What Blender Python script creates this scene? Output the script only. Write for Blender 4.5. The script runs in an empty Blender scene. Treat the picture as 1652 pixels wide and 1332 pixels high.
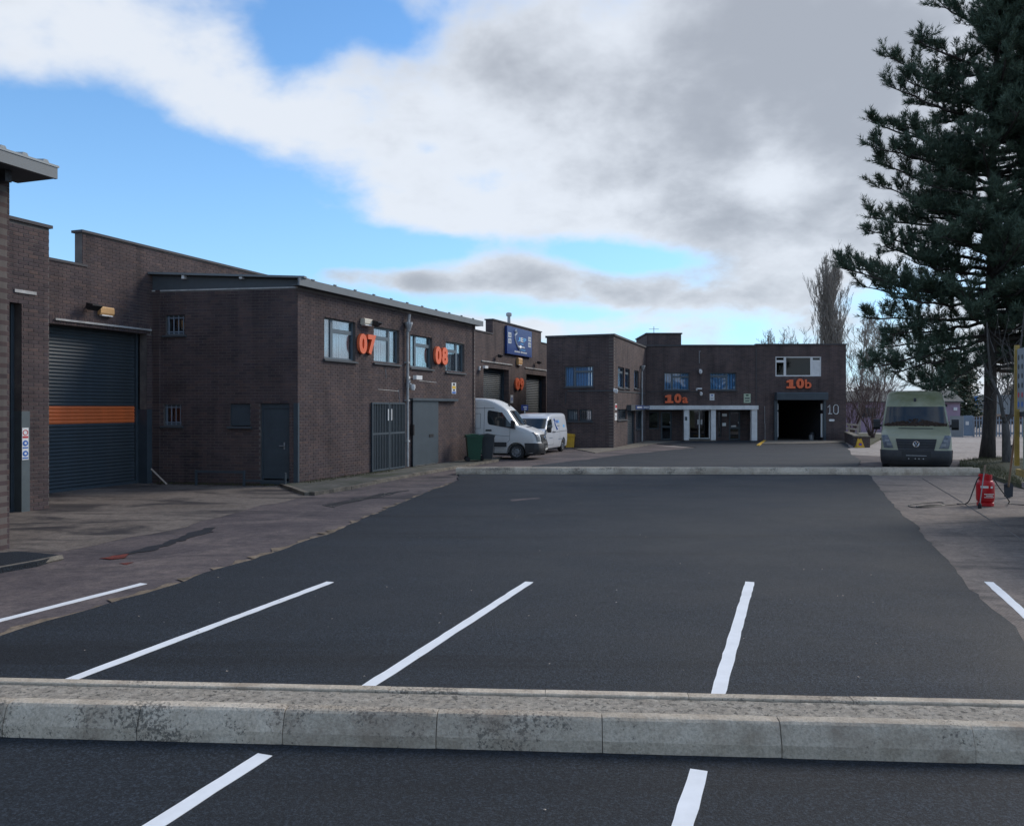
import bpy, math, random
from math import radians as R, sin, cos, pi
import numpy as np
from mathutils import Vector, Matrix

# ------------------------------------------------------------------ camera, sky, sun, exposure
F, CX, HZ, H = 1334.0, 826.0, 657.0, 2.0      # focal length and horizon of the photograph (pixels), eye height (m)
sc = bpy.context.scene
col = sc.collection
cd = bpy.data.cameras.new('camera'); cam = bpy.data.objects.new('camera', cd); col.objects.link(cam)
cd.sensor_width = 36.0; cd.lens = 36.0 * F / 1652.0; cd.clip_start = 0.05; cd.clip_end = 3000
cam.location = (0, 0, H); cam.rotation_euler = (R(90), 0, 0); cd.shift_y = -9.0 / 1652.0
sc.camera = cam
sc.render.engine = 'CYCLES'
sc.cycles.use_denoising = True

sc.cycles.max_bounces = 6; sc.cycles.transparent_max_bounces = 16
sc.view_settings.view_transform = 'Standard'; sc.view_settings.look = 'None'
sc.view_settings.exposure = 0.3; sc.view_settings.gamma = 1.0; sc.view_settings.use_curve_mapping = False

SUN_EL, SUN_AZ = 34.0, 58.0                   # azimuth measured from +Y (view direction) to +X
sd = bpy.data.lights.new('sun', 'SUN'); sd.energy = 2.0; sd.angle = R(22); sd.color = (1.0, 0.92, 0.82)
sun = bpy.data.objects.new('sun', sd); col.objects.link(sun)
sdir = Vector((sin(R(SUN_AZ)) * cos(R(SUN_EL)), cos(R(SUN_AZ)) * cos(R(SUN_EL)), sin(R(SUN_EL))))
sun.rotation_euler = (-sdir).to_track_quat('-Z', 'Y').to_euler()
sun.location = (30, 20, 30)

world = bpy.data.worlds.new('World'); sc.world = world; world.use_nodes = True
def build_sky():
    nt = world.node_tree; N = nt.nodes; L = nt.links
    for n in list(N): N.remove(n)
    def m(op, a, b=None, c=None, clamp=False):
        n = N.new('ShaderNodeMath'); n.operation = op; n.use_clamp = clamp
        for i, v in enumerate((a, b, c)):
            if v is None: continue
            if isinstance(v, (int, float)): n.inputs[i].default_value = v
            else: L.new(v, n.inputs[i])
        return n.outputs[0]
    STR = 0.15
    out = N.new('ShaderNodeOutputWorld'); bg = N.new('ShaderNodeBackground'); bg.inputs[1].default_value = STR
    L.new(bg.outputs[0], out.inputs[0])
    sky = N.new('ShaderNodeTexSky'); sky.sky_type = 'NISHITA'; sky.sun_disc = False
    sky.sun_elevation = R(SUN_EL); sky.sun_rotation = R(SUN_AZ); sky.air_density = 1.0; sky.dust_density = 0.15; sky.ozone_density = 3.0
    tc = N.new('ShaderNodeTexCoord'); sx = N.new('ShaderNodeSeparateXYZ'); L.new(tc.outputs['Generated'], sx.inputs[0])
    x, y, z = sx.outputs
    az = m('ARCTAN2', x, y); el = m('ARCSINE', z)
    # flat cloud layer seen in perspective
    zz = m('ADD', m('MAXIMUM', z, 0.0), 0.42)
    cx_ = m('DIVIDE', x, zz); cy_ = m('DIVIDE', y, zz)
    cm = N.new('ShaderNodeCombineXYZ'); L.new(cx_, cm.inputs[0]); L.new(cy_, cm.inputs[1])
    def noise(scale, det, rough, dist=0.0, off=0.0):
        mp = N.new('ShaderNodeMapping'); mp.inputs['Location'].default_value = (off, off * 1.7, off * .6); L.new(cm.outputs[0], mp.inputs[0])
        n = N.new('ShaderNodeTexNoise'); n.inputs['Scale'].default_value = scale; n.inputs['Detail'].default_value = det
        n.inputs['Roughness'].default_value = rough; n.inputs['Distortion'].default_value = dist
        L.new(mp.outputs[0], n.inputs['Vector']); return n.outputs[0]
    n1 = noise(1.6, 6, .52, .12, 3.1); n2 = noise(5.2, 5, .58, .1, 9.4); n3 = noise(2.6, 5, .52, .1, 21.0)
    d = m('ADD', m('MULTIPLY', m('SUBTRACT', n1, .5), 2.6), m('MULTIPLY', m('SUBTRACT', n2, .5), 1.75))
    d = m('ADD', d, m('ADD', .24, m('MULTIPLY', m('POWER', 2.718, m('DIVIDE', m('MAXIMUM', z, 0.0), -.07)), .42)))
    def blob(d, px, py, rx, ry, wgt):
        a0 = math.atan((px - CX) / F); e0 = math.atan((HZ - py) / F * cos(a0))
        u = m('DIVIDE', m('SUBTRACT', az, a0), rx / F); v = m('DIVIDE', m('SUBTRACT', el, e0), ry / F)
        g = m('POWER', 2.718, m('MULTIPLY', m('ADD', m('MULTIPLY', u, u), m('MULTIPLY', v, v)), -1.0))
        return m('ADD', d, m('MULTIPLY', g, wgt))
    for b in SKY_BLOBS: d = blob(d, *b)
    def smooth(v, lo, hi):
        n = N.new('ShaderNodeMapRange'); n.interpolation_type = 'SMOOTHSTEP'
        n.inputs['From Min'].default_value = lo; n.inputs['From Max'].default_value = hi; L.new(v, n.inputs['Value']); return n.outputs[0]
    mask = smooth(d, -.08, 0.72)
    dd = d
    for b in SHADE_BLOBS: dd = blob(dd, *b)
    thick = smooth(m('ADD', dd, m('ADD', m('MULTIPLY', m('SUBTRACT', n3, .5), 3.0), m('MULTIPLY', m('SUBTRACT', n2, .5), 1.9))), .1, 2.3)
    def rgb(c):
        n = N.new('ShaderNodeRGB'); n.outputs[0].default_value = (c[0] / STR, c[1] / STR, c[2] / STR, 1); return n.outputs[0]
    def mix(f, a, b):
        n = N.new('ShaderNodeMix'); n.data_type = 'RGBA'
        L.new(f, n.inputs['Factor']) if not isinstance(f, (int, float)) else None
        L.new(a, n.inputs['A']); L.new(b, n.inputs['B']); return n.outputs['Result']
    cloud = mix(thick, rgb((.66, .70, .76)), rgb((.335, .36, .405)))
    tint = N.new('ShaderNodeMix'); tint.data_type = 'RGBA'; tint.blend_type = 'MULTIPLY'; tint.inputs['Factor'].default_value = 1.0
    L.new(sky.outputs[0], tint.inputs['A']); tint.inputs['B'].default_value = SKY_TINT
    low = m('POWER', 2.718, m('DIVIDE', m('MAXIMUM', z, 0.0), -.16))
    clear = mix(m('MULTIPLY', low, .9), tint.outputs['Result'], rgb((.40, .62, .84)))
    L.new(mix(m('MULTIPLY', mask, .96), clear, cloud), bg.inputs[0])
SKY_TINT = (0.66, 0.93, 1.10, 1)
SKY_BLOBS = [  # where cloud banks (+) and blue gaps (-) stand in the sky: px, py, rx, ry, weight
    (140, 60, 150, 100, .5), (30, 150, 70, 45, .35), (430, 165, 130, 65, .5), (680, 190, 170, 110, .42), (1020, 110, 330, 180, .75), (1400, 130, 280, 260, .7),
    (1080, 320, 330, 80, .6), (690, 345, 160, 30, .5), (830, 450, 120, 36, .75), (550, 437, 60, 18, .6), (680, 452, 50, 16, .5),
    (1080, 480, 160, 30, .6), (1260, 400, 150, 90, .5), (940, 530, 140, 18, .4),
    (470, 75, 60, 55, -.9), (570, 15, 80, 50, -.95), (640, 60, 50, 30, -.4), (300, 320, 330, 70, -1.3), (60, 280, 170, 110, -1.1), (610, 412, 130, 28, -.8), (560, 485, 260, 22, -.9),
    (1040, 420, 110, 22, -.8), (930, 405, 90, 18, -.5), (760, 395, 130, 18, -.6), (300, 400, 300, 60, -.9), (1130, 455, 40, 18, -.5), (1420, 480, 60, 45, -.5), (900, 505, 110, 12, -.5), (690, 240, 24, 12, -.2), (250, 235, 120, 30, -.3)]
SHADE_BLOBS = [(1080, 130, 330, 150, .45), (1330, 120, 220, 200, .35), (820, 455, 130, 40, .5), (150, 90, 220, 130, -.8), (690, 190, 130, 90, -.4), (1240, 290, 60, 70, -1.3), (1000, 60, 60, 40, -.5),
    (420, 160, 140, 90, -.5), (900, 530, 200, 25, -.6), (550, 437, 60, 20, .8), (680, 452, 50, 18, .7), (1080, 480, 160, 30, .4), (700, 345, 160, 40, -.3), (1260, 430, 60, 50, -.4)]
build_sky()
world.cycles.sampling_method = 'MANUAL'; world.cycles.sample_map_resolution = 256

# ------------------------------------------------------------------ geometry helpers
rng = random.Random(7)
def gp(px, py, z=0.0):
    Y = (H - z) * F / (py - HZ); return ((px - CX) / F * Y, Y)
class MB:
    def __init__(s): s.v = []; s.f = []
    def add(s, vs, fs):
        n = len(s.v); s.v += [tuple(p) for p in vs]; s.f += [tuple(i + n for i in f) for f in fs]; return s
    def box(s, x0, x1, y0, y1, z0, z1):
        return s.add([(x0,y0,z0),(x1,y0,z0),(x1,y1,z0),(x0,y1,z0),(x0,y0,z1),(x1,y0,z1),(x1,y1,z1),(x0,y1,z1)],
                     [(0,3,2,1),(4,5,6,7),(0,1,5,4),(1,2,6,5),(2,3,7,6),(3,0,4,7)])
    def poly(s, pts): return s.add(pts, [tuple(range(len(pts)))])
    def prism_xz(s, pts, y0, y1):                 # outline in x,z pushed along y
        n = len(pts); vs = [(x, y0, z) for x, z in pts] + [(x, y1, z) for x, z in pts]
        return s.add(vs, [tuple(range(n)), tuple(range(2*n-1, n-1, -1))] + [(i, i+n, (i+1)%n+n, (i+1)%n) for i in range(n)])
    def prism_xy(s, pts, z0, z1):
        n = len(pts); vs = [(x, y, z0) for x, y in pts] + [(x, y, z1) for x, y in pts]
        return s.add(vs, [tuple(range(n-1, -1, -1)), tuple(range(n, 2*n))] + [(i, (i+1)%n, (i+1)%n+n, i+n) for i in range(n)])
    def prism_yz(s, pts, x0, x1):
        n = len(pts); vs = [(x0, y, z) for y, z in pts] + [(x1, y, z) for y, z in pts]
        return s.add(vs, [tuple(range(n-1, -1, -1)), tuple(range(n, 2*n))] + [(i, (i+1)%n, (i+1)%n+n, i+n) for i in range(n)])
    def path(s, pts, rad, n=8, cap=True):
        pts = [Vector(p) for p in pts]; rings = []; vs = []
        rad = rad if isinstance(rad, (list, tuple)) else [rad] * len(pts)
        up = None
        for i, p in enumerate(pts):
            d = (pts[min(i+1, len(pts)-1)] - pts[max(i-1, 0)])
            d = d.normalized() if d.length > 1e-9 else Vector((0, 0, 1))
            if up is None: up = Vector((0, 0, 1)) if abs(d.z) < .9 else Vector((1, 0, 0))
            a = d.cross(up); a = a.normalized() if a.length > 1e-6 else d.orthogonal().normalized()
            b = a.cross(d).normalized(); up = b
            for k in range(n):
                t = 2*pi*k/n; vs.append(p + (a*cos(t) + b*sin(t)) * rad[i])
        fs = []
        for i in range(len(pts)-1):
            for k in range(n):
                fs.append((i*n+k, i*n+(k+1)%n, (i+1)*n+(k+1)%n, (i+1)*n+k))
        if cap: fs += [tuple(range(n-1, -1, -1)), tuple(range((len(pts)-1)*n, len(pts)*n))]
        return s.add(vs, fs)
    def tube(s, p, q, r0, r1=None, n=10): return s.path([p, q], [r0, r0 if r1 is None else r1], n)
    def lathe(s, prof, n=24, c=(0, 0, 0), axis='z', loop=False):
        vs = []; fs = []
        for r, h in prof:
            for k in range(n):
                t = 2*pi*k/n; a, b = r*cos(t), r*sin(t)
                p = (a, b, h) if axis == 'z' else ((a, h, b) if axis == 'y' else (h, a, b))
                vs.append((p[0]+c[0], p[1]+c[1], p[2]+c[2]))
        q = len(prof)
        for i in range(q if loop else q-1):
            for k in range(n): fs.append((i*n+k, i*n+(k+1)%n, ((i+1)%q)*n+(k+1)%n, ((i+1)%q)*n+k))
        if not loop: fs += [tuple(range(n-1, -1, -1)), tuple(range((q-1)*n, q*n))]
        return s.add(vs, fs)
    def grid(s, fn, nu, nv):
        vs = [fn(i/nu, j/nv) for j in range(nv+1) for i in range(nu+1)]
        return s.add(vs, [(j*(nu+1)+i, j*(nu+1)+i+1, (j+1)*(nu+1)+i+1, (j+1)*(nu+1)+i) for j in range(nv) for i in range(nu)])
    def mesh(s, name, mat, smooth=False, angle=None):
        me = bpy.data.meshes.new(name); me.from_pydata(s.v, [], s.f); me.update()
        fix_normals(me)
        if mat is not None: me.materials.append(mat)
        if smooth:
            me.polygons.foreach_set('use_smooth', [True]*len(me.polygons))
            if angle is not None: sharp(me, angle)
        return me
    def build(s, name, mat, parent=None, loc=(0,0,0), rz=0.0, smooth=False, angle=None):
        return obj(name, s.mesh(name, mat, smooth, angle), parent, loc, rz)
import bmesh
def fix_normals(me):
    if len(me.polygons) > 60000: return
    bm = bmesh.new(); bm.from_mesh(me); bmesh.ops.recalc_face_normals(bm, faces=bm.faces); bm.to_mesh(me); bm.free()
def sharp(me, deg):
    try: me.set_sharp_from_angle(angle=R(deg))
    except Exception: pass
def obj(name, me, parent=None, loc=(0,0,0), rz=0.0):
    o = bpy.data.objects.new(name, me); col.objects.link(o)
    o.location = loc; o.rotation_euler = (0, 0, rz)
    if parent is not None: o.parent = parent
    return o
def thing(name, label, cat, loc=(0,0,0), rz=0.0, group=None):
    o = bpy.data.objects.new(name, None); col.objects.link(o); o.empty_display_size = .2
    o.location = loc; o.rotation_euler = (0, 0, rz); o['label'] = label; o['category'] = cat
    if group: o['group'] = group
    return o
def tag(o, label=None, cat=None, group=None, kind=None):
    if label: o['label'] = label
    if cat: o['category'] = cat
    if group: o['group'] = group
    if kind: o['kind'] = kind
    return o
def text_mesh(body, size, depth, mat, bold=0.0, sx=1.0, res=4):
    cu = bpy.data.curves.new('lettering', 'FONT'); cu.body = body; cu.size = size; cu.extrude = depth/2; cu.offset = bold; cu.resolution_u = res
    t = bpy.data.objects.new('lettering', cu); col.objects.link(t)
    bpy.context.view_layer.update(); dg = bpy.context.evaluated_depsgraph_get()
    me = bpy.data.meshes.new_from_object(t.evaluated_get(dg)); bpy.data.objects.remove(t); bpy.data.curves.remove(cu)
    xs = [v.co.x for v in me.vertices]; x0 = min(xs); y0 = min(v.co.y for v in me.vertices)
    for v in me.vertices:
        a, b, c = v.co; v.co = ((a - x0) * sx, -(c + depth/2), b - y0)
    me.materials.clear(); me.materials.append(mat); me.update()
    return me
def msize(me):
    xs = [v.co.x for v in me.vertices]; zs = [v.co.z for v in me.vertices]; return max(xs), max(zs)
def copy_tree(o, parent=None):
    c = o.copy(); col.objects.link(c); c.parent = parent
    for ch in list(o.children): copy_tree(ch, c)
    return c

class Frame:
    """A vertical wall plane: p0 = left end on the ground as seen from outside, p1 = right end."""
    def __init__(s, p0, p1):
        s.p0 = Vector(p0); s.p1 = Vector(p1); d = s.p1 - s.p0; s.len = d.length; s.S = d.normalized()
        s.I = Vector((-s.S.y, s.S.x)); s.rz = math.atan2(s.S.y, s.S.x)
    def pix(s, px, py, dep=0.0):
        d = Vector(((px - CX) / F, 1.0)); b = s.p0 + s.I * dep       # b + u S = t d
        det = -s.S.x * d.y + d.x * s.S.y
        t = (-s.S.x * b.y + b.x * s.S.y) / det; p = d * t
        return ((p - b).dot(s.S), H - (py - HZ) / F * t)
    def rect(s, x0, x1, yt, yb, dep=0.0):
        """opening from its left and right pixel columns and its rows at the left edge"""
        a, zt = s.pix(x0, yt, dep); _, zb = s.pix(x0, yb, dep); b, _ = s.pix(x1, yt, dep)
        return (a, b, max(zb, 0.0), zt)
    def at(s, u, dep=0.0, z=0.0):
        p = s.p0 + s.S * u + s.I * dep; return (p.x, p.y, z)
# ------------------------------------------------------------------ materials
MATS = {}
def nodes(name):
    m = bpy.data.materials.new(name); m.use_nodes = True; MATS[name] = m
    nt = m.node_tree; return m, nt, nt.nodes, nt.links, nt.nodes['Principled BSDF']
def tex(N, L, kind, vec, **kw):
    n = N.new(kind)
    for k, v in kw.items(): n.inputs[k].default_value = v
    if vec is not None: L.new(vec, n.inputs['Vector'])
    return n
def ramp(N, L, fac, stops, interp='LINEAR'):
    r = N.new('ShaderNodeValToRGB'); r.color_ramp.interpolation = interp
    e = r.color_ramp.elements
    while len(e) < len(stops): e.new(.5)
    for i, (p, c) in enumerate(stops):
        e[i].position = p; e[i].color = (*c, 1) if len(c) == 3 else c
    L.new(fac, r.inputs[0]); return r.outputs[0]
def mixc(N, L, f, a, b, blend='MIX'):
    n = N.new('ShaderNodeMix'); n.data_type = 'RGBA'; n.blend_type = blend
    for i, v in (('Factor', f), ('A', a), ('B', b)):
        if isinstance(v, (int, float)): n.inputs[i].default_value = v
        elif isinstance(v, tuple): n.inputs[i].default_value = (*v, 1)
        else: L.new(v, n.inputs[i])
    return n.outputs['Result']
def mth(N, L, op, a, b=0.0, clamp=False):
    n = N.new('ShaderNodeMath'); n.operation = op; n.use_clamp = clamp
    for i, v in enumerate((a, b)):
        if isinstance(v, (int, float)): n.inputs[i].default_value = v
        else: L.new(v, n.inputs[i])
    return n.outputs[0]
def bump(N, L, h, bsdf, strength=.3, dist=.01):
    b = N.new('ShaderNodeBump'); b.inputs['Strength'].default_value = strength; b.inputs['Distance'].default_value = dist
    L.new(h, b.inputs['Height']); L.new(b.outputs[0], bsdf.inputs['Normal'])
def plain(name, c, rough=.6, metal=0.0, var=.12, scale=6.0, spec=.4, dirt=None):
    """painted or moulded surface: base colour with slight wear and unevenness"""
    m, nt, N, L, B = nodes(name); tc = N.new('ShaderNodeTexCoord')
    n = tex(N, L, 'ShaderNodeTexNoise', tc.outputs['Object'], Scale=scale, Detail=6.0, Roughness=.65)
    lo = tuple(max(0, v*(1-var)) for v in c); hi = tuple(min(1, v*(1+var)) for v in c)
    cc = ramp(N, L, n.outputs[0], [(.3, lo), (.7, hi)])
    if dirt:
        n2 = tex(N, L, 'ShaderNodeTexNoise', tc.outputs['Object'], Scale=scale*.35, Detail=8.0, Roughness=.7)
        f = ramp(N, L, n2.outputs[0], [(.42, (0, 0, 0)), (.72, (dirt[3],)*3)])
        cc = mixc(N, L, f, cc, tuple(dirt[:3]))
    L.new(cc, B.inputs['Base Color']); B.inputs['Roughness'].default_value = rough; B.inputs['Metallic'].default_value = metal
    B.inputs['Specular IOR Level'].default_value = spec
    r = ramp(N, L, n.outputs[0], [(.2, (rough*.85,)*3), (.8, (min(1, rough*1.15),)*3)]); L.new(r, B.inputs['Roughness'])
    return m
BRICKS = [(0.0, (.068, .052, .054)), (.25, (.088, .064, .063)), (.5, (.102, .072, .068)), (.72, (.082, .063, .066)), (.9, (.118, .080, .071)), (1.0, (.074, .057, .060))]
def brick_single():
    m, nt, N, L, B = nodes('brick_face'); g = N.new('ShaderNodeNewGeometry'); oi = N.new('ShaderNodeObjectInfo')
    f = mth(N, L, 'FRACT', mth(N, L, 'ADD', g.outputs['Random Per Island'], oi.outputs['Random']))
    c = ramp(N, L, f, BRICKS)
    n = tex(N, L, 'ShaderNodeTexNoise', g.outputs['Position'], Scale=1.1, Detail=7.0, Roughness=.62)
    c = mixc(N, L, .75, c, ramp(N, L, n.outputs[0], [(.28, (.62, .6, .6)), (.5, (1, 1, 1)), (.72, (1.25, 1.22, 1.2))]), 'MULTIPLY')
    n2 = tex(N, L, 'ShaderNodeTexNoise', g.outputs['Position'], Scale=38.0, Detail=4.0, Roughness=.7)
    c = mixc(N, L, .8, c, ramp(N, L, n2.outputs[0], [(.25, (.75, .75, .75)), (.75, (1.2, 1.2, 1.2))]), 'MULTIPLY')
    mp = N.new('ShaderNodeMapping'); mp.inputs['Scale'].default_value = (1.0, 1.0, .10); L.new(g.outputs['Position'], mp.inputs[0])
    sk = tex(N, L, 'ShaderNodeTexNoise', mp.outputs[0], Scale=2.6, Detail=6.0, Roughness=.62)
    c = mixc(N, L, .8, c, ramp(N, L, sk.outputs[0], [(.30, (.62, .63, .65)), (.48, (1, 1, 1)), (.72, (1.28, 1.25, 1.22))]), 'MULTIPLY')
    L.new(c, B.inputs['Base Color']); B.inputs['Roughness'].default_value = .88; B.inputs['Specular IOR Level'].default_value = .25
    bump(N, L, n2.outputs[0], B, .5, .006); return m
def mortar():
    m, nt, N, L, B = nodes('mortar'); g = N.new('ShaderNodeNewGeometry')
    n = tex(N, L, 'ShaderNodeTexNoise', g.outputs['Position'], Scale=1.6, Detail=8.0, Roughness=.7)
    L.new(ramp(N, L, n.outputs[0], [(.3, (.085, .076, .072)), (.55, (.15, .132, .12)), (.75, (.26, .225, .195))]), B.inputs['Base Color'])
    B.inputs['Roughness'].default_value = .95; return m
def brick_far():
    """walls too far away for single bricks to be picked out"""
    m, nt, N, L, B = nodes('brick_wall_far'); tc = N.new('ShaderNodeTexCoord'); sx = N.new('ShaderNodeSeparateXYZ'); cb = N.new('ShaderNodeCombineXYZ')
    L.new(tc.outputs['Object'], sx.inputs[0]); L.new(sx.outputs[0], cb.inputs[0]); L.new(sx.outputs[2], cb.inputs[1])
    b = N.new('ShaderNodeTexBrick'); L.new(cb.outputs[0], b.inputs['Vector'])
    b.inputs['Scale'].default_value = 1.0; b.inputs['Brick Width'].default_value = .225; b.inputs['Row Height'].default_value = .075; b.inputs['Mortar Size'].default_value = .007
    b.inputs['Color1'].default_value = (.074, .056, .058, 1); b.inputs['Color2'].default_value = (.112, .078, .072, 1); b.inputs['Mortar'].default_value = (.135, .118, .108, 1)
    g = N.new('ShaderNodeNewGeometry')
    n = tex(N, L, 'ShaderNodeTexNoise', g.outputs['Position'], Scale=.9, Detail=7.0, Roughness=.65)
    c = mixc(N, L, .7, b.outputs[0], ramp(N, L, n.outputs[0], [(.28, (.6, .6, .6)), (.72, (1.25, 1.22, 1.2))]), 'MULTIPLY')
    mp = N.new('ShaderNodeMapping'); mp.inputs['Scale'].default_value = (1.0, 1.0, .10); L.new(g.outputs['Position'], mp.inputs[0])
    sk = tex(N, L, 'ShaderNodeTexNoise', mp.outputs[0], Scale=2.6, Detail=6.0, Roughness=.62)
    c = mixc(N, L, .8, c, ramp(N, L, sk.outputs[0], [(.30, (.62, .63, .65)), (.48, (1, 1, 1)), (.72, (1.28, 1.25, 1.22))]), 'MULTIPLY')
    L.new(c, B.inputs['Base Color']); B.inputs['Roughness'].default_value = .9; B.inputs['Specular IOR Level'].default_value = .25
    bump(N, L, b.outputs['Fac'], B, -.5, .006); return m
def asphalt():
    m, nt, N, L, B = nodes('new_tarmac'); g = N.new('ShaderNodeNewGeometry'); P = g.outputs['Position']
    a = tex(N, L, 'ShaderNodeTexNoise', P, Scale=62.0, Detail=6.0, Roughness=.8)
    v = tex(N, L, 'ShaderNodeTexVoronoi', P, Scale=120.0)
    big = tex(N, L, 'ShaderNodeTexNoise', P, Scale=.55, Detail=6.0, Roughness=.6)
    mp = N.new('ShaderNodeMapping'); mp.inputs['Scale'].default_value = (.05, 1.0, 1.0); L.new(P, mp.inputs[0])
    lanes = tex(N, L, 'ShaderNodeTexNoise', mp.outputs[0], Scale=1.3, Detail=5.0, Roughness=.65)
    c = ramp(N, L, a.outputs[0], [(.38, (.002, .0035, .005)), (.50, (.0075, .0115, .0165)), (.64, (.046, .060, .078))])
    c = mixc(N, L, .8, c, ramp(N, L, big.outputs[0], [(.3, (.62, .62, .62)), (.7, (1.32, 1.32, 1.32))]), 'MULTIPLY')
    c = mixc(N, L, .85, c, ramp(N, L, lanes.outputs[0], [(.36, (.45, .45, .46)), (.44, (.95, .95, .95)), (.56, (1.0, 1.0, 1.0)), (.68, (1.3, 1.3, 1.3))]), 'MULTIPLY')
    sp = ramp(N, L, v.outputs['Distance'], [(0.0, (1, 1, 1)), (.12, (0, 0, 0))])
    rare = tex(N, L, 'ShaderNodeTexNoise', P, Scale=33.0, Detail=2.0)
    sp = mixc(N, L, 1.0, sp, ramp(N, L, rare.outputs[0], [(.66, (0, 0, 0)), (.7, (1, 1, 1))]), 'MULTIPLY')
    c = mixc(N, L, sp, c, (.16, .16, .15))
    L.new(c, B.inputs['Base Color'])
    L.new(ramp(N, L, big.outputs[0], [(.3, (.62,)*3), (.7, (.80,)*3)]), B.inputs['Roughness']); B.inputs['Specular IOR Level'].default_value = .36
    bump(N, L, a.outputs[0], B, .9, .012); return m
def worn(name, stops, scale=.5, fine=24.0, stain=(.03, .03, .032, .8), stain_at=(.56, .68), rough=.9, groove=0.0, stretch=(1, 1, 1), stain_scale=1.0):
    """old concrete or tarmac: patches, aggregate and stains"""
    m, nt, N, L, B = nodes(name); g = N.new('ShaderNodeNewGeometry'); P = g.outputs['Position']
    n = tex(N, L, 'ShaderNodeTexNoise', P, Scale=scale, Detail=9.0, Roughness=.68, Distortion=.4)
    f = tex(N, L, 'ShaderNodeTexNoise', P, Scale=fine, Detail=5.0, Roughness=.75)
    mp = N.new('ShaderNodeMapping'); mp.inputs['Scale'].default_value = stretch; mp.inputs['Location'].default_value = (3.3, 8.1, 0); L.new(P, mp.inputs[0])
    s = tex(N, L, 'ShaderNodeTexNoise', mp.outputs[0], Scale=stain_scale, Detail=7.0, Roughness=.62, Distortion=.6)
    c = ramp(N, L, n.outputs[0], stops)
    c = mixc(N, L, .85, c, ramp(N, L, f.outputs[0], [(.25, (.55, .55, .55)), (.5, (1, 1, 1)), (.78, (1.45, 1.45, 1.42))]), 'MULTIPLY')
    md = tex(N, L, 'ShaderNodeTexNoise', P, Scale=fine*.22, Detail=7.0, Roughness=.75)
    c = mixc(N, L, .9, c, ramp(N, L, md.outputs[0], [(.30, (.55, .55, .56)), (.5, (1, 1, 1)), (.70, (1.4, 1.36, 1.3))]), 'MULTIPLY')
    c = mixc(N, L, ramp(N, L, s.outputs[0], [(stain_at[0], (0, 0, 0)), (stain_at[1], (stain[3],)*3)]), c, tuple(stain[:3]))
    L.new(c, B.inputs['Base Color']); B.inputs['Roughness'].default_value = rough; B.inputs['Specular IOR Level'].default_value = .35
    h = f.outputs[0]
    if groove:
        w = N.new('ShaderNodeTexWave'); w.inputs['Scale'].default_value = groove; w.inputs['Distortion'].default_value = 1.2; w.bands_direction = 'X'; L.new(P, w.inputs['Vector'])
        h = mth(N, L, 'ADD', f.outputs[0], w.outputs[1])
        c2 = mixc(N, L, .5, c, ramp(N, L, w.outputs[1], [(.2, (.82, .82, .82)), (.8, (1.1, 1.1, 1.1))]), 'MULTIPLY'); L.new(c2, B.inputs['Base Color'])
    bump(N, L, h, B, .5, .01); return m
def kerb_mat():
    m, nt, N, L, B = nodes('kerb_concrete'); g = N.new('ShaderNodeNewGeometry'); P = g.outputs['Position']; oi = N.new('ShaderNodeObjectInfo')
    n = tex(N, L, 'ShaderNodeTexNoise', P, Scale=5.0, Detail=9.0, Roughness=.7)
    c = ramp(N, L, n.outputs[0], [(.25, (.38, .315, .235)), (.5, (.55, .475, .375)), (.75, (.66, .585, .475))])
    c = mixc(N, L, .9, c, ramp(N, L, oi.outputs['Random'], [(0, (.82, .8, .78)), (.5, (1, .98, .95)), (1, (1.12, 1.1, 1.08))]), 'MULTIPLY')
    f = tex(N, L, 'ShaderNodeTexNoise', P, Scale=55.0, Detail=5.0, Roughness=.7)
    c = mixc(N, L, .7, c, ramp(N, L, f.outputs[0], [(.25, (.45, .45, .45)), (.6, (1.15, 1.15, 1.15))]), 'MULTIPLY')
    a = tex(N, L, 'ShaderNodeTexNoise', P, Scale=1.3, Detail=3.0, Roughness=.6)
    b = tex(N, L, 'ShaderNodeTexNoise', P, Scale=42.0, Detail=6.0, Roughness=.78)
    mask = mth(N, L, 'ADD', mth(N, L, 'MULTIPLY', a.outputs[0], .62), mth(N, L, 'MULTIPLY', b.outputs[0], .6))
    c = mixc(N, L, ramp(N, L, mask, [(.69, (0, 0, 0)), (.715, (.75,)*3)]), c, (.075, .07, .06))
    r_ = tex(N, L, 'ShaderNodeTexNoise', P, Scale=2.1, Detail=6.0, Roughness=.7)
    c = mixc(N, L, ramp(N, L, r_.outputs[0], [(.48, (0, 0, 0)), (.68, (.65,)*3)]), c, (.27, .205, .15))
    L.new(c, B.inputs['Base Color']); B.inputs['Roughness'].default_value = .9; B.inputs['Specular IOR Level'].default_value = .3
    bump(N, L, f.outputs[0], B, .9, .01); return m
def glass(name, tint=(.86, .90, .92), refl=.05):
    m, nt, N, L, B = nodes(name); N.remove(B); out = N['Material Output']
    tr = N.new('ShaderNodeBsdfTransparent'); tr.inputs[0].default_value = (*tint, 1)
    gl = N.new('ShaderNodeBsdfGlossy'); gl.inputs['Roughness'].default_value = .03; gl.inputs[0].default_value = (.95, .97, 1, 1)
    fr = N.new('ShaderNodeLayerWeight'); fr.inputs[0].default_value = .25
    f = mth(N, L, 'ADD', mth(N, L, 'MULTIPLY', fr.outputs[0], .55), refl, True)
    mx = N.new('ShaderNodeMixShader'); L.new(f, mx.inputs[0]); L.new(tr.outputs[0], mx.inputs[1]); L.new(gl.outputs[0], mx.inputs[2]); L.new(mx.outputs[0], out.inputs[0]); return m
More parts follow.
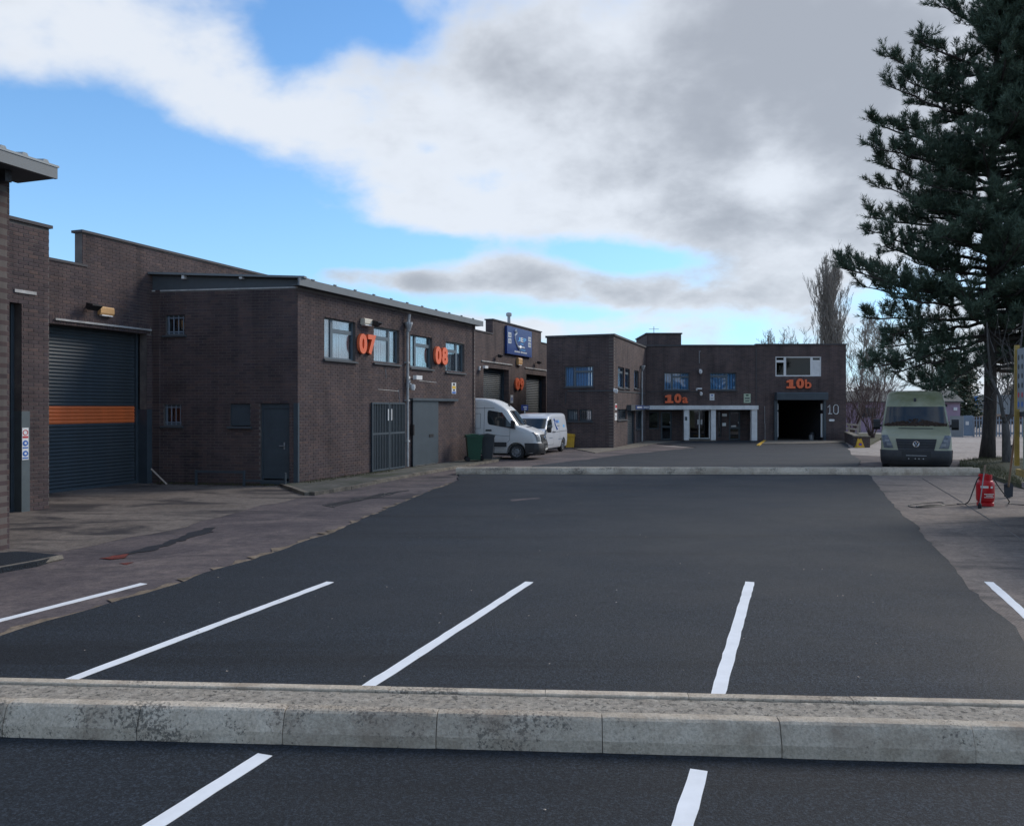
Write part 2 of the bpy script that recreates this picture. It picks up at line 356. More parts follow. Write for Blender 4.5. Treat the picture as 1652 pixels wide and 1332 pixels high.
def bark(name, c0, c1, scale=5.0):
    m, nt, N, L, B = nodes(name); g = N.new('ShaderNodeNewGeometry')
    mp = N.new('ShaderNodeMapping'); mp.inputs['Scale'].default_value = (1, 1, .25); L.new(g.outputs['Position'], mp.inputs[0])
    n = tex(N, L, 'ShaderNodeTexNoise', mp.outputs[0], Scale=scale*2.5, Detail=8.0, Roughness=.7)
    L.new(ramp(N, L, n.outputs[0], [(.3, c0), (.7, c1)]), B.inputs['Base Color']); B.inputs['Roughness'].default_value = .95
    bump(N, L, n.outputs[0], B, .8, .03); return m
def foliage(name, c0, c1):
    m, nt, N, L, B = nodes(name); g = N.new('ShaderNodeNewGeometry')
    n = tex(N, L, 'ShaderNodeTexNoise', g.outputs['Position'], Scale=.9, Detail=4.0)
    f = mth(N, L, 'ADD', mth(N, L, 'MULTIPLY', g.outputs['Random Per Island'], .4), mth(N, L, 'MULTIPLY', n.outputs[0], .6))
    L.new(ramp(N, L, f, [(.25, c0), (.75, c1)]), B.inputs['Base Color']); B.inputs['Roughness'].default_value = .65; B.inputs['Specular IOR Level'].default_value = .3
    return m
def car_paint(name, c, dirt, amt, scale=1.6, zfade=None, rough=.32):
    m, nt, N, L, B = nodes(name); tc = N.new('ShaderNodeTexCoord'); P = tc.outputs['Object']
    n = tex(N, L, 'ShaderNodeTexNoise', P, Scale=scale, Detail=8.0, Roughness=.7)
    f = ramp(N, L, n.outputs[0], [(.3, (amt*.35,)*3), (.7, (amt,)*3)])
    if zfade:                               # grime: road dirt sits low, algae sits high
        sx = N.new('ShaderNodeSeparateXYZ'); L.new(P, sx.inputs[0])
        mr = N.new('ShaderNodeMapRange'); mr.inputs['From Min'].default_value = zfade[0]; mr.inputs['From Max'].default_value = zfade[1]; L.new(sx.outputs[2], mr.inputs['Value'])
        f = mth(N, L, 'MULTIPLY', f, mth(N, L, 'ADD', mth(N, L, 'MULTIPLY', mr.outputs[0], .85), .15), True)
    L.new(mixc(N, L, f, c, dirt), B.inputs['Base Color'])
    B.inputs['Roughness'].default_value = rough; B.inputs['Coat Weight'].default_value = .35; B.inputs['Coat Roughness'].default_value = .12; return m
M = dict(
 brick=brick_single(), mortar=mortar(), brickfar=brick_far(), tarmac=asphalt(), kerb=kerb_mat(),
 oldtarmac=worn('old_tarmac', [(.3, (.060, .050, .054)), (.5, (.105, .085, .084)), (.7, (.175, .140, .125))], .6, 30.0, (.03, .028, .031, .8), (.52, .66), stretch=(.4, 1, 1)),
 apron=worn('old_concrete_apron', [(.28, (.12, .097, .08)), (.5, (.17, .142, .12)), (.74, (.225, .188, .155))], .55, 26.0, (.03, .026, .028, .9), (.50, .62), stretch=(.35, 1.0, 1)),
 slab=worn('brushed_concrete_slab', [(.28, (.12, .10, .088)), (.5, (.18, .15, .13)), (.74, (.24, .20, .17))], .7, 26.0, (.035, .035, .038, .7), (.52, .66), groove=9.0, stretch=(.5, 1, 1)),
 yard=worn('pale_concrete_yard', [(.3, (.24, .205, .18)), (.5, (.31, .27, .24)), (.72, (.37, .33, .30))], .25, 12.0, (.10, .09, .085, .6), (.58, .72), stretch=(.3, 1, 1), stain_scale=.5),
 pave=worn('mossy_pavement', [(.3, (.06, .062, .05)), (.5, (.10, .098, .085)), (.72, (.15, .14, .125))], 1.2, 26.0, (.04, .05, .025, .8), (.5, .66)),
 edging=worn('edging_concrete', [(.3, (.12, .105, .085)), (.6, (.2, .175, .14)), (.8, (.26, .22, .18))], 2.0, 30.0),
 infill=worn('kerb_infill_concrete', [(.28, (.19, .165, .13)), (.5, (.30, .265, .215)), (.74, (.42, .38, .315))], 14.0, 110.0, (.06, .055, .045, .8), (.56, .60), stain_scale=30.0),
 crumb=worn('crumbled_edge', [(.3, (.10, .078, .055)), (.5, (.19, .145, .10)), (.74, (.30, .235, .17))], 3.0, 40.0, stain_scale=5.0),
 wet=worn('damp_patch', [(.3, (.016, .016, .018)), (.7, (.028, .027, .03))], 1.0, 30.0, rough=.55),
 redpaint=worn('spilt_red_paint', [(.3, (.10, .022, .016)), (.7, (.22, .045, .03))], 2.0, 30.0),
 line=plain('white_line_paint', (.82, .83, .83), .6, 0, .04, 9.0, dirt=(.6, .6, .58, .35)),
 grass=worn('rough_grass', [(.3, (.035, .04, .018)), (.5, (.06, .06, .03)), (.72, (.10, .085, .05))], 1.5, 20.0),
 grey=plain('anthracite_paint', (.055, .072, .085), .45, 0, .15, 3.0), shutter=plain('shutter_grey', (.042, .056, .066), .5, .0, .2, 2.0, dirt=(.09, .09, .085, .35)),
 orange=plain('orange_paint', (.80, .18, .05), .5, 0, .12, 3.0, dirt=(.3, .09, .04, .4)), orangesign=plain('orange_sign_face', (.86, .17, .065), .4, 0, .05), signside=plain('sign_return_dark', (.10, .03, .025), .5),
 coping=plain('coping_slate', (.075, .07, .072), .8, 0, .25, 4.0), trim=plain('white_trim', (.80, .80, .78), .55, 0, .08, 3.0, dirt=(.3, .3, .28, .5)),
 strip=plain('pale_lintel_strip', (.42, .41, .39), .7, 0, .3, 5.0), fascia=plain('grey_fascia', (.17, .185, .19), .55, 0, .1, 3.0), roof=plain('grey_roof_sheet', (.30, .32, .32), .6, 0, .15, 1.5),
 fdark=plain('dark_cladding', (.07, .08, .088), .6, 0, .12), frame=plain('window_frame_grey', (.115, .145, .165), .45, 0, .08), white=plain('white_plastic', (.75, .75, .73), .45, 0, .05),
 black=plain('black_plastic', (.018, .018, .02), .5, 0, .2), rubber=plain('tyre_rubber', (.022, .022, .023), .85, 0, .3, 12.0), plast=plain('bumper_plastic', (.028, .03, .033), .6, 0, .3, 4.0, dirt=(.09, .08, .07, .5)),
 steel=plain('galvanised_steel', (.33, .35, .36), .45, .6, .2, 5.0), pipe=plain('pale_pipe', (.42, .43, .43), .5, .2, .25, 4.0, dirt=(.16, .15, .14, .6)), chrome=plain('chrome', (.75, .75, .76), .15, 1.0, .03),
 guard=plain('guard_grey', (.10, .12, .125), .5, 0, .15, 3.0), alarm=plain('amber_alarm_box', (.62, .36, .15), .5, 0, .1), cream=plain('cream_alarm_box', (.68, .62, .5), .5, 0, .1),
 blue=plain('blue_sign_face', (.018, .045, .19), .3, 0, .06), cyan=plain('cyan_print', (.12, .42, .75), .5), bluecircle=plain('safety_blue', (.03, .13, .45), .5), redprint=plain('safety_red', (.55, .04, .05), .5),
 amberprint=plain('warning_amber', (.75, .45, .04), .5), lime=plain('pale_green_notice', (.45, .52, .38), .6), blueblind=plain('blue_blind', (.20, .42, .70), .7, 0, .12, 3.0), whiteblind=plain('white_blind', (.46, .49, .50), .7, 0, .08),
 room=plain('room_wall', (.22, .22, .22), .9, 0, .1), roomd=plain('workshop_wall', (.055, .06, .065), .9, 0, .2),
 wpane=glass('window_glass'), bpane=glass('dark_window_glass', (.35, .38, .4), .02), dpane=glass('door_glass', (.45, .5, .52), .06),
 carglass=plain('vehicle_glass', (.02, .026, .03), .04, 0, .2, 2.0, .6), lampglass=plain('headlamp_lens', (.13, .14, .155), .15, 0, .4, 9.0), lampblack=plain('grille_black', (.012, .013, .015), .45, 0, .2),
 vanwhite=car_paint('white_van_paint', (.66, .66, .64), (.28, .23, .18), .75, 2.2, (1.05, .3)), vangreen=car_paint('algae_van_paint', (.36, .36, .25), (.10, .11, .035), 1.0, 1.3, (.5, 2.2), .5), van2=car_paint('silver_white_van_paint', (.60, .62, .65), (.35, .34, .32), .4, 2.0, (.9, .3)),
 leaves=plain('fallen_leaves', (.055, .035, .025), .9, 0, .4, 20.0), rim=plain('steel_wheel', (.22, .225, .23), .5, .3, .2, 8.0), plate=plain('white_plate', (.7, .7, .66), .4),
 bingreen=plain('green_bin_plastic', (.012, .062, .034), .5, 0, .15, 3.0), bindark=plain('dark_bin_plastic', (.03, .035, .04), .5, 0, .15, 3.0), yellow=plain('yellow_plastic', (.72, .42, .035), .5, 0, .15, 3.0, dirt=(.3, .2, .06, .5)),
 gas=plain('gas_red', (.50, .012, .02), .35, 0, .12, 5.0), wood=plain('weathered_wood', (.32, .24, .17), .85, 0, .3, 6.0), palewood=plain('pale_pallet_wood', (.50, .42, .34), .85, 0, .3, 6.0),
 lilac=plain('lilac_render', (.36, .26, .33), .9, 0, .1, 1.0), oldroof=plain('old_roof_sheet', (.12, .12, .11), .9, 0, .3, .8), fence=plain('palisade_grey', (.22, .26, .31), .6, .1, .2, 2.0), gatepanel=plain('steel_gate_panel', (.20, .26, .33), .6, 0, .15, 2.0),
 contgrey=plain('container_grey', (.27, .29, .30), .7, 0, .12, 1.0), contred=plain('container_rust', (.26, .075, .05), .8, 0, .25, 1.0), blueposter=plain('blue_panel', (.04, .22, .62), .5),
 truckyellow=plain('yellow_frame', (.40, .27, .06), .55, 0, .25, 4.0, dirt=(.14, .10, .05, .7)), truckpale=plain('pale_body_panel', (.36, .37, .26), .6, 0, .15, 3.0), trucksteel=plain('dirty_steel', (.26, .28, .29), .6, .2, .25, 5.0), truckdark=plain('truck_dark', (.03, .035, .045), .6, 0, .3, 5.0),
 pinebark=bark('pine_bark', (.022, .019, .017), (.075, .062, .053)), greybark=bark('grey_bark', (.05, .046, .043), (.13, .12, .11)), palebark=bark('pale_bark', (.10, .09, .08), (.30, .28, .25), 3.0), twig=bark('twig_bark', (.20, .17, .145), (.34, .30, .25)), shrubtwig=bark('shrub_bark', (.09, .06, .055), (.17, .12, .11)),
 pine=foliage('pine_needles', (.035, .06, .042), (.12, .17, .11)), ever=foliage('evergreen_leaves', (.018, .03, .018), (.05, .07, .035)), blade=foliage('grass_blades', (.035, .045, .015), (.11, .10, .045)),
)
# ------------------------------------------------------------------ ground, tarmac, kerbs, markings
def sheet(name, pts, z, mat, edge=.0, step=.35, thick=.02, jitter_seed=1):
    """flat patch with a slightly ragged outline and a real edge"""
    r = random.Random(jitter_seed); out = []
    for i, p in enumerate(pts):
        q = pts[(i+1) % len(pts)]; a = Vector(p[:2]); b = Vector(q[:2]); rag = p[2] if len(p) > 2 else edge
        n = max(1, int((b-a).length / step)) if rag else 1
        nrm = Vector((-(b-a).y, (b-a).x)); nrm = nrm.normalized() if nrm.length else nrm; w = 0
        for k in range(n):
            w = w*.7 + r.uniform(-1, 1) * rag; c = a.lerp(b, k/n) + nrm * (w if k else 0); out.append((c.x, c.y))
    m = MB(); n = len(out)
    m.add([(x, y, z) for x, y in out] + [(x, y, z-thick) for x, y in out], [tuple(range(n))] + [(i, i+n, (i+1)%n+n, (i+1)%n) for i in range(n)])
    return tag(m.build(name, mat), kind='structure')
g = MB(); g.add([(-700, -300, 0), (700, -300, 0), (700, 1100, 0), (-700, 1100, 0)], [(0, 1, 2, 3)])
tag(g.build('ground', M['oldtarmac']), kind='structure')
sheet('concrete_yard', [(7.5, 42.5), (22, 26.0, .05), (24.5, 25, .05), (60, 22), (160, 60), (160, 130), (20, 130), (20.5, 52)], .004, M['yard'], thick=.01)
Kn = [gp(0, 1195), gp(1652, 1240)]
sheet('concrete_apron', [gp(-40, 905, ), gp(60, 898) + (.06,), gp(150, 880) + (.06,), gp(300, 850) + (.08,), gp(420, 815) + (.08,), gp(500, 800) + (.05,), gp(482, 784), (-9.5, 21.8), (-9.7, 23), (-13, 20), (-13, 11)], .004, M['apron'], thick=.01, jitter_seed=5)
sheet('concrete_slab', [gp(1395, 765), gp(1590, 769), gp(1652, 790), (16, 19), (16, 6), (4.4, 4.8), gp(1640, 1045), gp(1490, 880)], .004, M['slab'], thick=.01, jitter_seed=6)
TZ = .026
sheet('main_tarmac', [(-4.6, 5.15), gp(-120, 1075) + (.035,), gp(0, 1030) + (.035,), gp(150, 985) + (.035,), gp(300, 940) + (.04,), gp(420, 900) + (.04,), gp(545, 857) + (.04,), gp(610, 830) + (.04,), gp(680, 800) + (.05,), gp(740, 776) + (.05,), (-1.6, 24.6), gp(1402, 767) + (.03,), gp(1438, 811) + (.03,), gp(1482, 856) + (.03,), gp(1524, 901) + (.025,), gp(1579, 962) + (.025,), gp(1650, 1036) + (.02,), gp(1720, 1112) + (.03,), (4.4, 4.9)], TZ, M['tarmac'], thick=.03, step=.22, jitter_seed=2)
sheet('front_tarmac', [(-9, -4), (9, -4), (9, 4.40), (-9, 5.46)], TZ, M['tarmac'], thick=.03)
sheet('far_tarmac', [gp(860, 752) + (.1,), gp(1000, 735) + (.1,), gp(1125, 722.5), gp(1048, 715), (8.0, 49.15), (19.9, 49.15), gp(1363, 716) + (.08,), gp(1385, 750), (10.5, 25.05), (.3, 25.05)], TZ, M['tarmac'], thick=.03, step=.6, jitter_seed=3)
sheet('corner_tarmac', [gp(-80, 903), gp(30, 896) + (.02,), gp(96, 902) + (.02,), gp(60, 914), gp(-80, 938)], .06, M['tarmac'], thick=.06)
m = MB(); e = [gp(-80, 941), gp(0, 922), gp(60, 911), gp(98, 902.5)]
m.path([(x, y, .02) for x, y in e], .05, 6); tag(m.build('edging_strip', M['edging']), kind='structure')
fe = [gp(-120, 1075), gp(0, 1030), gp(150, 985), gp(300, 940), gp(420, 900), gp(545, 857), gp(610, 830), gp(680, 800), gp(740, 776)]
r = random.Random(31); out = []; inn = []
for p, q in zip(fe, fe[1:]):
    p, q = Vector(p), Vector(q); d = (q-p); nn = Vector((-d.y, d.x)).normalized(); n = max(2, int(d.length/.13))
    for k in range(n): a = p.lerp(q, k/n); out.append(a + nn*max(.0, r.gauss(.11, .06))); inn.append(a - nn*.12)
P_ = out + inn[::-1]; m = MB(); n = len(P_); h = len(out)
m.add([(v.x, v.y, .012) for v in out] + [(v.x, v.y, .014) for v in inn], [(i, i+1, h+i+1, h+i) for i in range(h-1)]); tag(m.build('crumbled_edge', M['crumb']), kind='structure')
# stains and paint spilt on the yard
sheet('damp_streak', [gp(168, 901) + (.05,), gp(250, 880) + (.05,), gp(330, 852) + (.05,), gp(348, 851) + (.05,), gp(345, 858) + (.06,), gp(300, 872) + (.06,), gp(235, 890) + (.05,)], .009, M['wet'], thick=.004, step=.12)
sheet('damp_stain', [gp(520, 815) + (.1,), gp(620, 795) + (.1,), gp(660, 790) + (.05,), gp(610, 803) + (.1,), gp(540, 819) + (.06,)], .006, M['wet'], thick=.004, step=.2)
sheet('red_paint_splash', [gp(160, 902) + (.03,), gp(185, 897) + (.03,), gp(208, 894) + (.03,), gp(204, 900) + (.03,), gp(180, 903) + (.03,)], .013, M['redpaint'], thick=.004, step=.06, jitter_seed=9)
sheet('red_paint_spot', [gp(192, 909) + (.02,), gp(216, 907) + (.02,), gp(205, 911) + (.02,)], .006, M['redpaint'], thick=.003, step=.05)
# slab joint in the right-hand concrete and patched drain in the tarmac
m = MB(); jp = [gp(1488, 772), gp(1530, 797), gp(1580, 828), gp(1652, 873), gp(1740, 930)]
m.path([(x, y, .006) for x, y in jp], .012, 4); tag(m.build('slab_joint', M['black']), kind='structure')
sheet('drain_patch', [gp(822, 808) + (.03,), gp(868, 804) + (.03,), gp(872, 806.5) + (.03,), gp(826, 810.5) + (.03,)], TZ+.004, M['oldtarmac'], thick=.006, step=.15)

def jpoly(a, b, w, r, amp=.0045, step=.14):
    a = Vector(a); b = Vector(b); d = (b-a); n = max(2, int(d.length/step)); s = d.normalized(); q = Vector((-s.y, s.x))
    lft = [a.lerp(b, i/n) + q*(w/2 + r.uniform(-amp, amp)) for i in range(n+1)]; rgt = [a.lerp(b, i/n) - q*(w/2 + r.uniform(-amp, amp)) for i in range(n+1)]
    return lft + rgt[::-1]
def bay_line(p, q, z, label, w=.098):
    r = random.Random(int(p[0]*7 + q[0])); a = gp(*p, z=z); b = gp(*q, z=z); pts = jpoly(a, b, w, r); n = len(pts)
    m = MB(); m.add([(v.x, v.y, z) for v in pts] + [(v.x, v.y, z-.004) for v in pts], [tuple(range(n))] + [(i, i+n, (i+1)%n+n, (i+1)%n) for i in range(n)])
    tag(m.build('bay_line', M['line']), label, 'line marking', 'white parking bay lines')
def ext(p, q, k): return (q[0] + (p[0]-q[0])*k, q[1] + (p[1]-q[1])*k)
ZL = TZ + .003
bay_line((-180, 1046), (232, 940.5), .005, 'white bay line painted on the old brown tarmac, far left of the row')
bay_line((58, 1116), (533, 938), ZL, 'long white bay line starting behind the left end of the front kerb')
bay_line((566, 1124), (854, 938), ZL, 'white bay line slanting up from the middle of the front kerb')
bay_line((1154, 1133), (1210, 938), ZL, 'steep white bay line on the new tarmac right of centre')
bay_line((1760, 1085), (1595, 938), ZL-.022, 'white bay line on brown concrete at the right edge')
bay_line((140, 1400), (427, 1216), ZL, 'white line in the near left foreground before the kerb')
bay_line((1080, 1400), (1128, 1241), ZL, 'white line in the near foreground, right of centre, before the kerb')

def kerb_run(name, label, p0, p1, cuts, prof, infill, back, seed, joint=.0022):
    """island edged with kerb stones: front stones, rough infill, thin back stones"""
    r = random.Random(seed); fr = Frame(p0, p1); t = thing(name, label, 'kerb', (p0[0], p0[1], 0), fr.rz)
    for a, b in zip(cuts, cuts[1:]):
        dz = r.uniform(-.004, .004); dy = r.uniform(-.004, .004); n = max(4, int((b-a)/.06)); m = MB(); rows = []
        for i in range(n+1):
            x = a + joint + (b-a-2*joint) * i/n; rd = .005 if i in (0, n) else 0
            rows.append([(x, y + dy + rd*(1 if k < len(prof)-2 else -.2) + (r.uniform(-.0016, .0016) if y < .2 else 0), z + dz*(z > 0) - rd*(z > .1) + (r.uniform(-.0016, .0016) if z > 0 else 0)) for k, (y, z) in enumerate(prof)])
        k = len(prof); vs = [v for row in rows for v in row]
        fs = [(i*k+j, i*k+(j+1)%k, (i+1)*k+(j+1)%k, (i+1)*k+j) for i in range(n) for j in range(k)] + [tuple(range(k)), tuple(range(n*k, n*k+k))]
        m.add(vs, fs); m.build('kerb_stone', M['kerb'], t, smooth=True, angle=14)
    L = cuts[-1]; x0 = cuts[0]
    nx = int((L-x0)/.05); ny = 7; y0, y1, zt = infill
    hgt = [[zt + r.uniform(-.003, .003) for i in range(nx+1)] for j in range(ny+1)]
    MB().grid(lambda u, v: (x0 + .004 + (L-x0-.008)*u, y0 + (y1-y0)*v, hgt[round(v*ny)][round(u*nx)]), nx, ny).build('infill', M['infill'], t, smooth=True)
    m = MB().box(x0 + .01, L - .01, y0, y1, -.02, zt-.02); m.build('infill_base', M['infill'], t)
    x = x0
    while x < L - .05:
        b = min(L, x + back[2] * r.uniform(.9, 1.1)); z = zt + .014 + r.uniform(-.002, .002)
        MB().prism_yz([(back[0], -.02), (back[0], z-.006), (back[0]+.006, z), (back[1]-.008, z), (back[1], z-.01), (back[1], -.02)], x + .002, b - .002).build('back_kerb_stone', M['kerb'], t); x = b
    return t
PROF = [(0, -.02), (0, .095), (.004, .105), (.034, .185), (.042, .20), (.056, .213), (.075, .217), (.128, .217), (.128, -.02)]
kf = Frame(gp(-700, 1176), gp(2300, 1258)); cuts = [kf.pix(x, 1200)[0] for x in (220, 455, 703, 972, 1262, 1575)]
while cuts[0] > .5: cuts.insert(0, cuts[0] - .83)
while cuts[-1] < kf.len - .6: cuts.append(cuts[-1] + 1.0)
kerb_run('kerb_island', 'weathered concrete kerb island crossing the whole foreground', tuple(kf.p0), tuple(kf.p1), cuts, PROF, (.13, .400, .200), (.415, .50, .93), 4)
a, b = gp(735, 766), gp(1582, 767); L = (Vector(b)-Vector(a)).length; cuts = [0, .66, 1.38]
while cuts[-1] < L - 1.0: cuts.append(cuts[-1] + rng.uniform(.78, .92))
cuts.append(L)
kerb_run('kerb_island', 'pale concrete kerb bar across the yard in front of the green van', a, b, cuts, PROF, (.13, .400, .200), (.415, .50, .93), 8)

# ------------------------------------------------------------------ wall building kit
def sub(parent, p): return (p[0]-parent.location.x, p[1]-parent.location.y, p[2]-parent.location.z)
def part(parent, name, mb, mat, fr, u=0.0, dep=0.0, z=0.0, smooth=False, angle=None):
    return mb.build(name, mat, parent, sub(parent, fr.at(u, dep, z)), fr.rz, smooth, angle)
BL, BH, CO, JO = .225, .075, .215, .0095
full_brick = None
def brick_box(m, x0, x1, z0, z1, y=-.007): # five visible faces with softened arris
    e = .0035
    m.add([(x0, .012, z0), (x1, .012, z0), (x1, .012, z1), (x0, .012, z1), (x0, y+e, z0), (x1, y+e, z0), (x1, y+e, z1), (x0, y+e, z1),
           (x0+e, y, z0+e), (x1-e, y, z0+e), (x1-e, y, z1-e), (x0+e, y, z1-e)],
          [(8, 9, 10, 11), (4, 5, 9, 8), (5, 6, 10, 9), (6, 7, 11, 10), (7, 4, 8, 11), (0, 1, 5, 4), (1, 2, 6, 5), (2, 3, 7, 6), (3, 0, 4, 7)])
def wall(b, fr, z1, openings=(), bricks=True, single=0, thick=.24, mat=None, u0=0.0, u1=None, soldiers=(), name='wall'):
    global full_brick
    u1 = fr.len if u1 is None else u1
    us = sorted({u0, u1, *[v for o in openings for v in o[:2] if u0 < v < u1]}); zs = sorted({0.0, z1, *[v for o in openings for v in o[2:4] if 0 < v < z1]})
    solid = lambda i, j: 0 <= i < len(us)-1 and 0 <= j < len(zs)-1 and not any(o[0] < (us[i]+us[i+1])/2 < o[1] and o[2] < (zs[j]+zs[j+1])/2 < o[3] for o in openings)
    m = MB()
    for i in range(len(us)-1):
        for j in range(len(zs)-1):
            if not solid(i, j): continue
            a, c, d, e = us[i], us[i+1], zs[j], zs[j+1]; T = thick
            m.poly([(a, 0, d), (c, 0, d), (c, 0, e), (a, 0, e)]); m.poly([(c, T, d), (a, T, d), (a, T, e), (c, T, e)])
            if not solid(i-1, j): m.poly([(a, T, d), (a, 0, d), (a, 0, e), (a, T, e)])
            if not solid(i+1, j): m.poly([(c, 0, d), (c, T, d), (c, T, e), (c, 0, e)])
            if not solid(i, j-1): m.poly([(a, T, d), (c, T, d), (c, 0, d), (a, 0, d)])
            if not solid(i, j+1): m.poly([(a, 0, e), (c, 0, e), (c, T, e), (a, T, e)])
    me = bpy.data.meshes.new(name); me.from_pydata(m.v, [], m.f); me.update(); me.materials.append(mat or (M['mortar'] if bricks else M['brickfar']))
    w = obj(name, me, b, sub(b, fr.at(0)), fr.rz)
    if not bricks: return w
    rest = MB(); cand = []; z = .004; k = 0
    while z + BH - JO <= z1 + .001:
        zc = z + .032; iv = [(u0, u1)]
        for o in list(openings) + list(soldiers):
            if o[2] < zc < o[3]:
                iv = [q for a, c in iv for q in ((a, min(c, o[0])), (max(a, o[1]), c)) if q[1] - q[0] > .02]
        for a, c in iv:
            x = math.floor((a - (k % 2) * BL/2) / BL) * BL + (k % 2) * BL/2
            while x < c:
                p, q = max(x, a), min(x + CO, c)
                if q - p > .03:
                    if q - p > CO - .001: cand.append((p, z))
                    else: brick_box(rest, p, q, z, z + BH - JO)
                x += BL
        z += BH; k += 1
    for s in soldiers:
        x = s[0]
        while x + .066 < s[1]: brick_box(rest, x, x + .0655, s[2] + .004, s[3] - .004); x += BH
    if single:
        if full_brick is None:
            t = MB(); brick_box(t, 0, CO, 0, BH - JO); full_brick = t.mesh('brick', M['brick'])
        def score(pz):
            q = fr.at(pz[0] + .1, 0, pz[1]); px = CX + F*q[0]/q[1]; py = HZ + F*(H-q[2])/q[1]
            return q[1] + (0 if 0 < px < 1652 and 0 < py < 1332 else 1000)
        cand.sort(key=score)
        for p, zz in cand[:single]: obj('brick', full_brick, w, (p, 0, zz))
        cand = cand[single:]
    for p, zz in cand: brick_box(rest, p, p + CO, zz, zz + BH - JO)
    me = bpy.data.meshes.new('brickwork'); me.from_pydata(rest.v, [], rest.f); me.update(); me.materials.append(M['brick'])
    o = obj('brickwork', me, w); o['kind'] = 'stuff'
    return w
def ringbox(m, x0, x1, z0, z1, t, y0, y1):
    m.box(x0, x0+t, y0, y1, z0, z1); m.box(x1-t, x1, y0, y1, z0, z1); m.box(x0+t, x1-t, y0, y1, z0, z0+t); m.box(x0+t, x1-t, y0, y1, z1-t, z1)
def window(b, fr, rc, cells, fm,  bar=.045, blind=None, bm=None, sill=True, dep=.08, bars=0, board=(), lab=None, grille=False, gm=None):
    w, h = rc[1]-rc[0], rc[3]-rc[2]; m = MB()
    for c in cells: ringbox(m, c[0]*w, c[1]*w, c[2]*h, c[3]*h, bar, 0, .055)
    o = part(b, 'window', m, fm, fr, rc[0], dep, rc[2])
    if lab: o['label'] = lab
    for i, c in enumerate(cells):
        x0, x1, z0, z1 = c[0]*w+bar, c[1]*w-bar, c[2]*h+bar, c[3]*h-bar
        if i in board: MB().box(x0, x1, .015, .04, z0, z1).build('board', M['trim'], o)
        else: MB().box(x0, x1, .022, .030, z0, z1).build('pane', gm or M['wpane'], o)
    if sill: MB().prism_yz([(-dep-.07, -.065), (-dep-.07, -.02), (.0, -.002), (.0, -.065)], -.06, w+.06).build('sill', M['fdark'], o)
    if blind:
        n = max(3, int(w/blind)); t = MB(); t.prism_xy([(-blind*.44, .0), (blind*.44, .028), (blind*.44, .032), (-blind*.44, .004)], .03, h-.04); sm = t.mesh('blind_slat', bm)
        for i in range(n):
            q = obj('blind_slat', sm, o, ((i+.5)*w/n, .085, 0)); q.rotation_euler[2] = rng.uniform(-.30, .12)
    if grille:
        t = MB(); n = max(3, int(w/.13))
        for i in range(1, n): t.box(i*w/n-.008, i*w/n+.008, .19, .205, .02, h-.02)
        t.build('inner_grille', M['white'], o)
    if bars:
        t = MB()
        for i in range(bars): x = (i+.5)*w/bars; t.box(x-.012, x+.012, -.03, -.01, .01, h-.01)
        for z in (.08, h-.08): t.box(.005, w-.005, -.008, -.002, z-.015, z+.015)
        t.build('security_bars', M['fence'] if bars < 5 else M['grey'], o)
    return o
def shutter(b, fr, rc, dep, band=None, sh=.085, label=None):
    w, h = rc[1]-rc[0], rc[3]-rc[2]; m = MB(); m.box(0, .07, -.05, .06, 0, h); m.box(w-.07, w, -.05, .06, 0, h); m.box(.07, w-.07, -.035, .06, 0, .07)
    o = part(b, 'roller_shutter', m, M['grey'], fr, rc[0], dep, rc[2])
    if label: o['label'] = label
    t = [MB(), MB()]
    for q in t: q.grid(lambda u, v: (.06 + (w-.12)*u, .02 - .017*sin(pi*min(1, v*1.12)) if v < .9 else .022, sh*v), 1, 7)
    ms = t[0].mesh('slat', M['shutter'], True), t[1].mesh('slat', M['orange'], True)
    z = .07
    while z + sh <= h:
        obj('slat', ms[1 if band and band[0] <= z + rc[2] + sh/2 <= band[1] else 0], o, (0, 0, z)); z += sh
    if z < h: MB().box(.06, w-.06, .0, .03, z, h).build('top_rail', M['shutter'], o)
    return o
def coping(b, fr, u0, u1, z, over=.05, t=.06, thick=.30, name='coping'):
    return part(b, name, MB().box(u0-over, u1+over, -over, thick, 0, t), M['coping'], fr, 0, 0, z)
def number_sign(label, fr, body, px0, px1, pyt, pyb, bold, group='orange unit numbers', serif=False):
    u0, zt = fr.pix(px0, pyt, -.09); _, zb = fr.pix(px0, pyb, -.09); u1, _ = fr.pix(px1, pyt, -.09); hgt = zt - zb; wid = u1 - u0
    t = thing('number_sign', label, 'number sign', fr.at(u0, -.02, zb), fr.rz, group)
    ch = []; x = 0
    for c in body:
        if serif and c == '1': me = MB().prism_xz([(0, 0), (.62, 0), (.62, .17), (.46, .17), (.46, .72), (.24, .72), (.0, .62), (.0, .46), (.18, .50), (.18, .17), (0, .17)], -.09, 0).mesh('numeral', M['orangesign'])
        else: me = text_mesh(c, 1.0, .09, M['orangesign'], bold if c.isdigit() else .022)
        w, hh = msize(me); ch.append((c, me, w, hh))
    tall = max(c[3] for c in ch); gap = .07; tot = sum(c[2] for c in ch) + gap*(len(ch)-1)
    for c, me, w, hh in ch:
        sx = wid/tot; sz = hgt/tall
        for v in me.vertices: v.co.x *= sx; v.co.z *= sz
        o = obj('numeral' if c.isdigit() else 'letter', me, t, (x, 0, 0))
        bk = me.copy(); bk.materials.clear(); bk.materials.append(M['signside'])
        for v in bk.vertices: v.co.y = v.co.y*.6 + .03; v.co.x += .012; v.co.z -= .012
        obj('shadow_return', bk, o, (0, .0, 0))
        x += (w + gap)*sx
    return t
